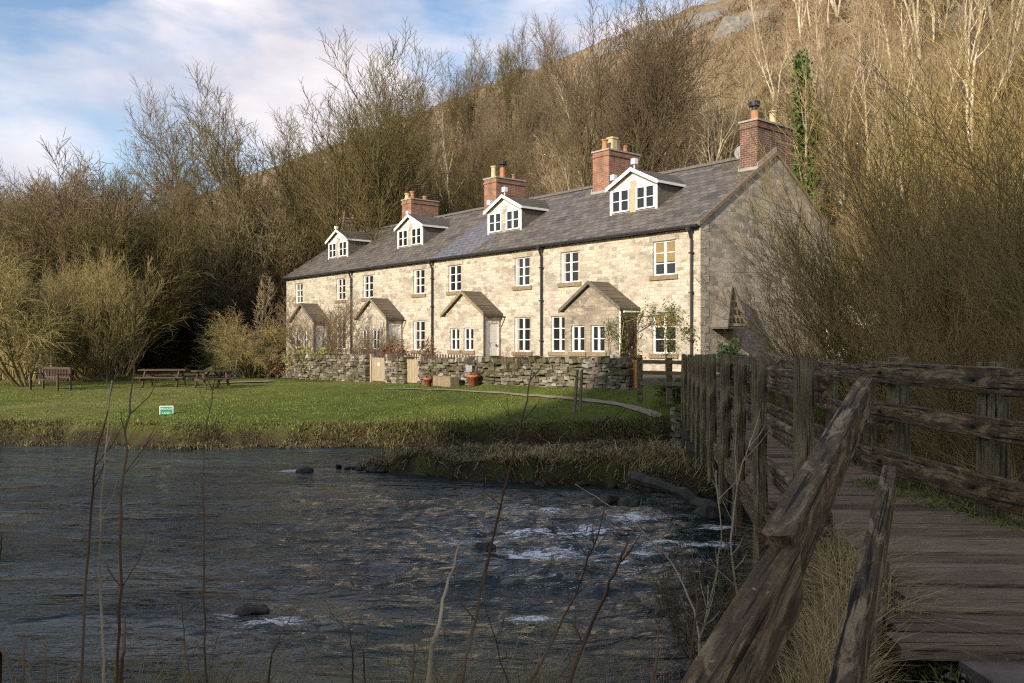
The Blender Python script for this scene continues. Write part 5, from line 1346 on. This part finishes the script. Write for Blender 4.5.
ST = [
 ([(80,683),(86,600),(92,500),(97,455),(108,408),(116,372)],2.7,.0052,'tall brown stalk at the left, the leftmost of a close set of three','stalk',3),
 ([(104,683),(101,600),(99,520),(106,450),(112,380)],2.6,.0045,'pale thin stalk in the middle of the close set of three','stalkpale',3),
 ([(117,683),(120,610),(121,520),(127,430),(133,370),(136,300)],2.6,.0058,'tallest stalk of the close set of three, forked near its top','stalk',9),
 ([(206,683),(205,600),(203,500),(204,440),(212,400),(216,360)],2.8,.0038,'single thin dark stalk standing before the sunlit lawn','stalk',9),
 ([(428,683),(436,635),(446,590),(459,545)],2.2,.0085,'thick pale broken stalk at the bottom centre','stalkpale',0),
 ([(462,683),(472,635),(483,580),(497,520),(512,460),(524,410),(532,370)],2.3,.0062,'long dark bramble stem leaning right across the river and lawn','stalk',8),
 ([(530,683),(552,640),(575,595),(594,545),(606,505)],2.3,.005,'dark curved stem ending at the level of the log','stalk',5),
 ([(568,683),(588,632),(606,590),(622,555),(634,528)],2.2,.0072,'thick knobbly dark stem leaning right near the bridge','stalk',4),
 ([(316,683),(306,650),(298,625)],2.6,.0055,'short pale stalk broken off, right of the foam','stalkpale',0),
 ([(268,683),(272,655),(284,628),(300,603)],2.6,.0042,'thin dark arched stem beside the short pale stalk','stalk',1),
 ([(120,683),(124,650),(126,612)],2.4,.0085,'stout dark broken stump of a stem at the lower left','stalk',0),
 ([(44,683),(45,645)],2.6,.007,'short dark stub at the lower left corner','stalk',0),
 ([(23,683),(26,640)],2.6,.006,'shorter leaning stub near the lower left corner','stalk',0),
 ([(-4,600),(0,560),(2,535)],2.4,.006,'dark twig tip at the left edge of the water','stalk',0),
 ([(0,650),(8,665),(14,690)],2.2,.006,'dark bent stem in the lower left corner','stalk',0),
 ([(352,683),(352,650),(350,625)],2.6,.004,'small upright brown stem left of the centre','stalk',1),
 ([(366,683),(362,650),(368,640),(346,610)],2.7,.004,'bent brown stem with a kinked tip left of the centre','stalk',2),
 ([(412,683),(414,650),(412,610)],2.7,.0045,'thin upright stem beside the thick pale stalk','stalk',2),
 ([(652,683),(657,655),(658,625)],2.0,.006,'brown upright stub left of the wing rail','stalk',1),
 ([(190,683),(184,640),(180,600)],2.7,.0036,'very thin stem between the tall three and the single stalk','stalk',2),
 ([(508,683),(495,640),(484,600)],2.6,.0035,'thin stem leaning left behind the long bramble','stalk',3),
 ([(700,640),(715,580),(722,530),(716,470)],2.6,.004,'dry brown stem rising beside the bridge posts','stalkpale',8),
 ([(738,600),(730,540),(740,470),(750,440)],3.2,.0045,'forked dry stem against the bridge posts','stalkpale',9),
 ([(690,660),(697,600),(690,540)],2.4,.0045,'dark stem left of the wing rail','stalk',6),
 ([(704,683),(694,610),(672,562),(640,528),(605,502),(575,484)],3.2,.0045,'pale fallen reed hanging across in front of the log','stalkpale',1)]
for k, (p, Y, r_, l, m, s) in enumerate(ST): stalk(p, Y, r_, l, m, s, k)
# brambly shrub at left edge
plant('brush', at(-8,11), 6.0, 1.9, .6, 'leafless bush at the left edge of the water', 'bush', 'bare_bush', z=-2.3, trunk='stems', crown='twigs') if False else None
plant('brush', -8.1, 11.9, 1.4, .6, 'leafless brown bush overhanging the water at the left edge', 'bush', 'bare_bush', z=-2.9, trunk='stems', crown='twigs', wide=1.0)
plant('brush', 1.6, 7.0, .95, .6, 'tangle of dry stems under the left bridge posts', 'bush', 'bare_bush', z=-2.6, trunk='stems', crown='twigs', wide=.8)

# ------------------------------------------------------------------ light, sky, camera
sun = bpy.data.lights.new('sun','SUN'); sun.energy = 4.4; sun.angle = R(.6); sun.color = (1,.89,.73)
so = bpy.data.objects.new('sun', sun); COL.objects.link(so)
sv = Vector((SUN.x*math.cos(SUN_EL), SUN.y*math.cos(SUN_EL), math.sin(SUN_EL))); so.rotation_euler = sv.to_track_quat('Z','Y').to_euler(); so.location = (-40,-20,60)
w = bpy.data.worlds.new('World'); sc.world = w; w.use_nodes = True; nt = w.node_tree; nt.nodes.clear()
N = nt.nodes.new; Lk = nt.links.new
out = N('ShaderNodeOutputWorld'); sky = N('ShaderNodeTexSky'); sky.sky_type = 'NISHITA'; sky.sun_disc = False; sky.sun_elevation = SUN_EL; sky.sun_rotation = math.atan2(SUN.x, SUN.y); sky.air_density = 1.0; sky.dust_density = .6; sky.ozone_density = 2.0
bg = N('ShaderNodeBackground'); bg.inputs[1].default_value = .15; Lk(sky.outputs[0], bg.inputs[0])
tc = N('ShaderNodeTexCoord'); mp = N('ShaderNodeMapping'); mp.inputs['Scale'].default_value = (1,1,2.1); mp.inputs['Location'].default_value = (.35,.9,.2); Lk(tc.outputs['Generated'], mp.inputs[0])
no = N('ShaderNodeTexNoise'); no.inputs['Scale'].default_value = 2.6; no.inputs['Detail'].default_value = 9; no.inputs['Roughness'].default_value = .52; no.inputs['Distortion'].default_value = .3; Lk(mp.outputs[0], no.inputs['Vector'])
cr = N('ShaderNodeValToRGB'); cr.color_ramp.elements[0].position = .465; cr.color_ramp.elements[1].position = .60; Lk(no.outputs['Fac'], cr.inputs[0])
no2 = N('ShaderNodeTexNoise'); no2.inputs['Scale'].default_value = 4.5; no2.inputs['Detail'].default_value = 6; Lk(mp.outputs[0], no2.inputs['Vector'])
cc = N('ShaderNodeValToRGB'); cc.color_ramp.elements[0].position = .36; cc.color_ramp.elements[0].color = (.44,.42,.46,1); cc.color_ramp.elements[1].position = .66; cc.color_ramp.elements[1].color = (.72,.68,.70,1); Lk(no2.outputs['Fac'], cc.inputs[0])
b2 = N('ShaderNodeBackground'); b2.inputs[1].default_value = 1.3; Lk(cc.outputs[0], b2.inputs[0])
mx = N('ShaderNodeMixShader'); Lk(cr.outputs[0], mx.inputs[0]); Lk(bg.outputs[0], mx.inputs[1]); Lk(b2.outputs[0], mx.inputs[2]); Lk(mx.outputs[0], out.inputs[0])

cam = bpy.data.cameras.new('camera'); cam.sensor_width = 36; cam.lens = 36*F/1024; cam.clip_start = .05; cam.clip_end = 3000
co = bpy.data.objects.new('camera', cam); COL.objects.link(co); co.location = (0,0,0); co.rotation_euler = (R(90),0,0); sc.camera = co
sc.view_settings.view_transform = 'Standard'; sc.view_settings.look = 'None'; sc.view_settings.gamma = 1; sc.view_settings.use_curve_mapping = False; sc.view_settings.exposure = .38
sc.cycles.use_denoising = False; sc.cycles.filter_width = 1.2; sc.cycles.max_bounces = 6; sc.cycles.diffuse_bounces = 3; sc.cycles.transparent_max_bounces = 8
sc.cycles.caustics_reflective = False
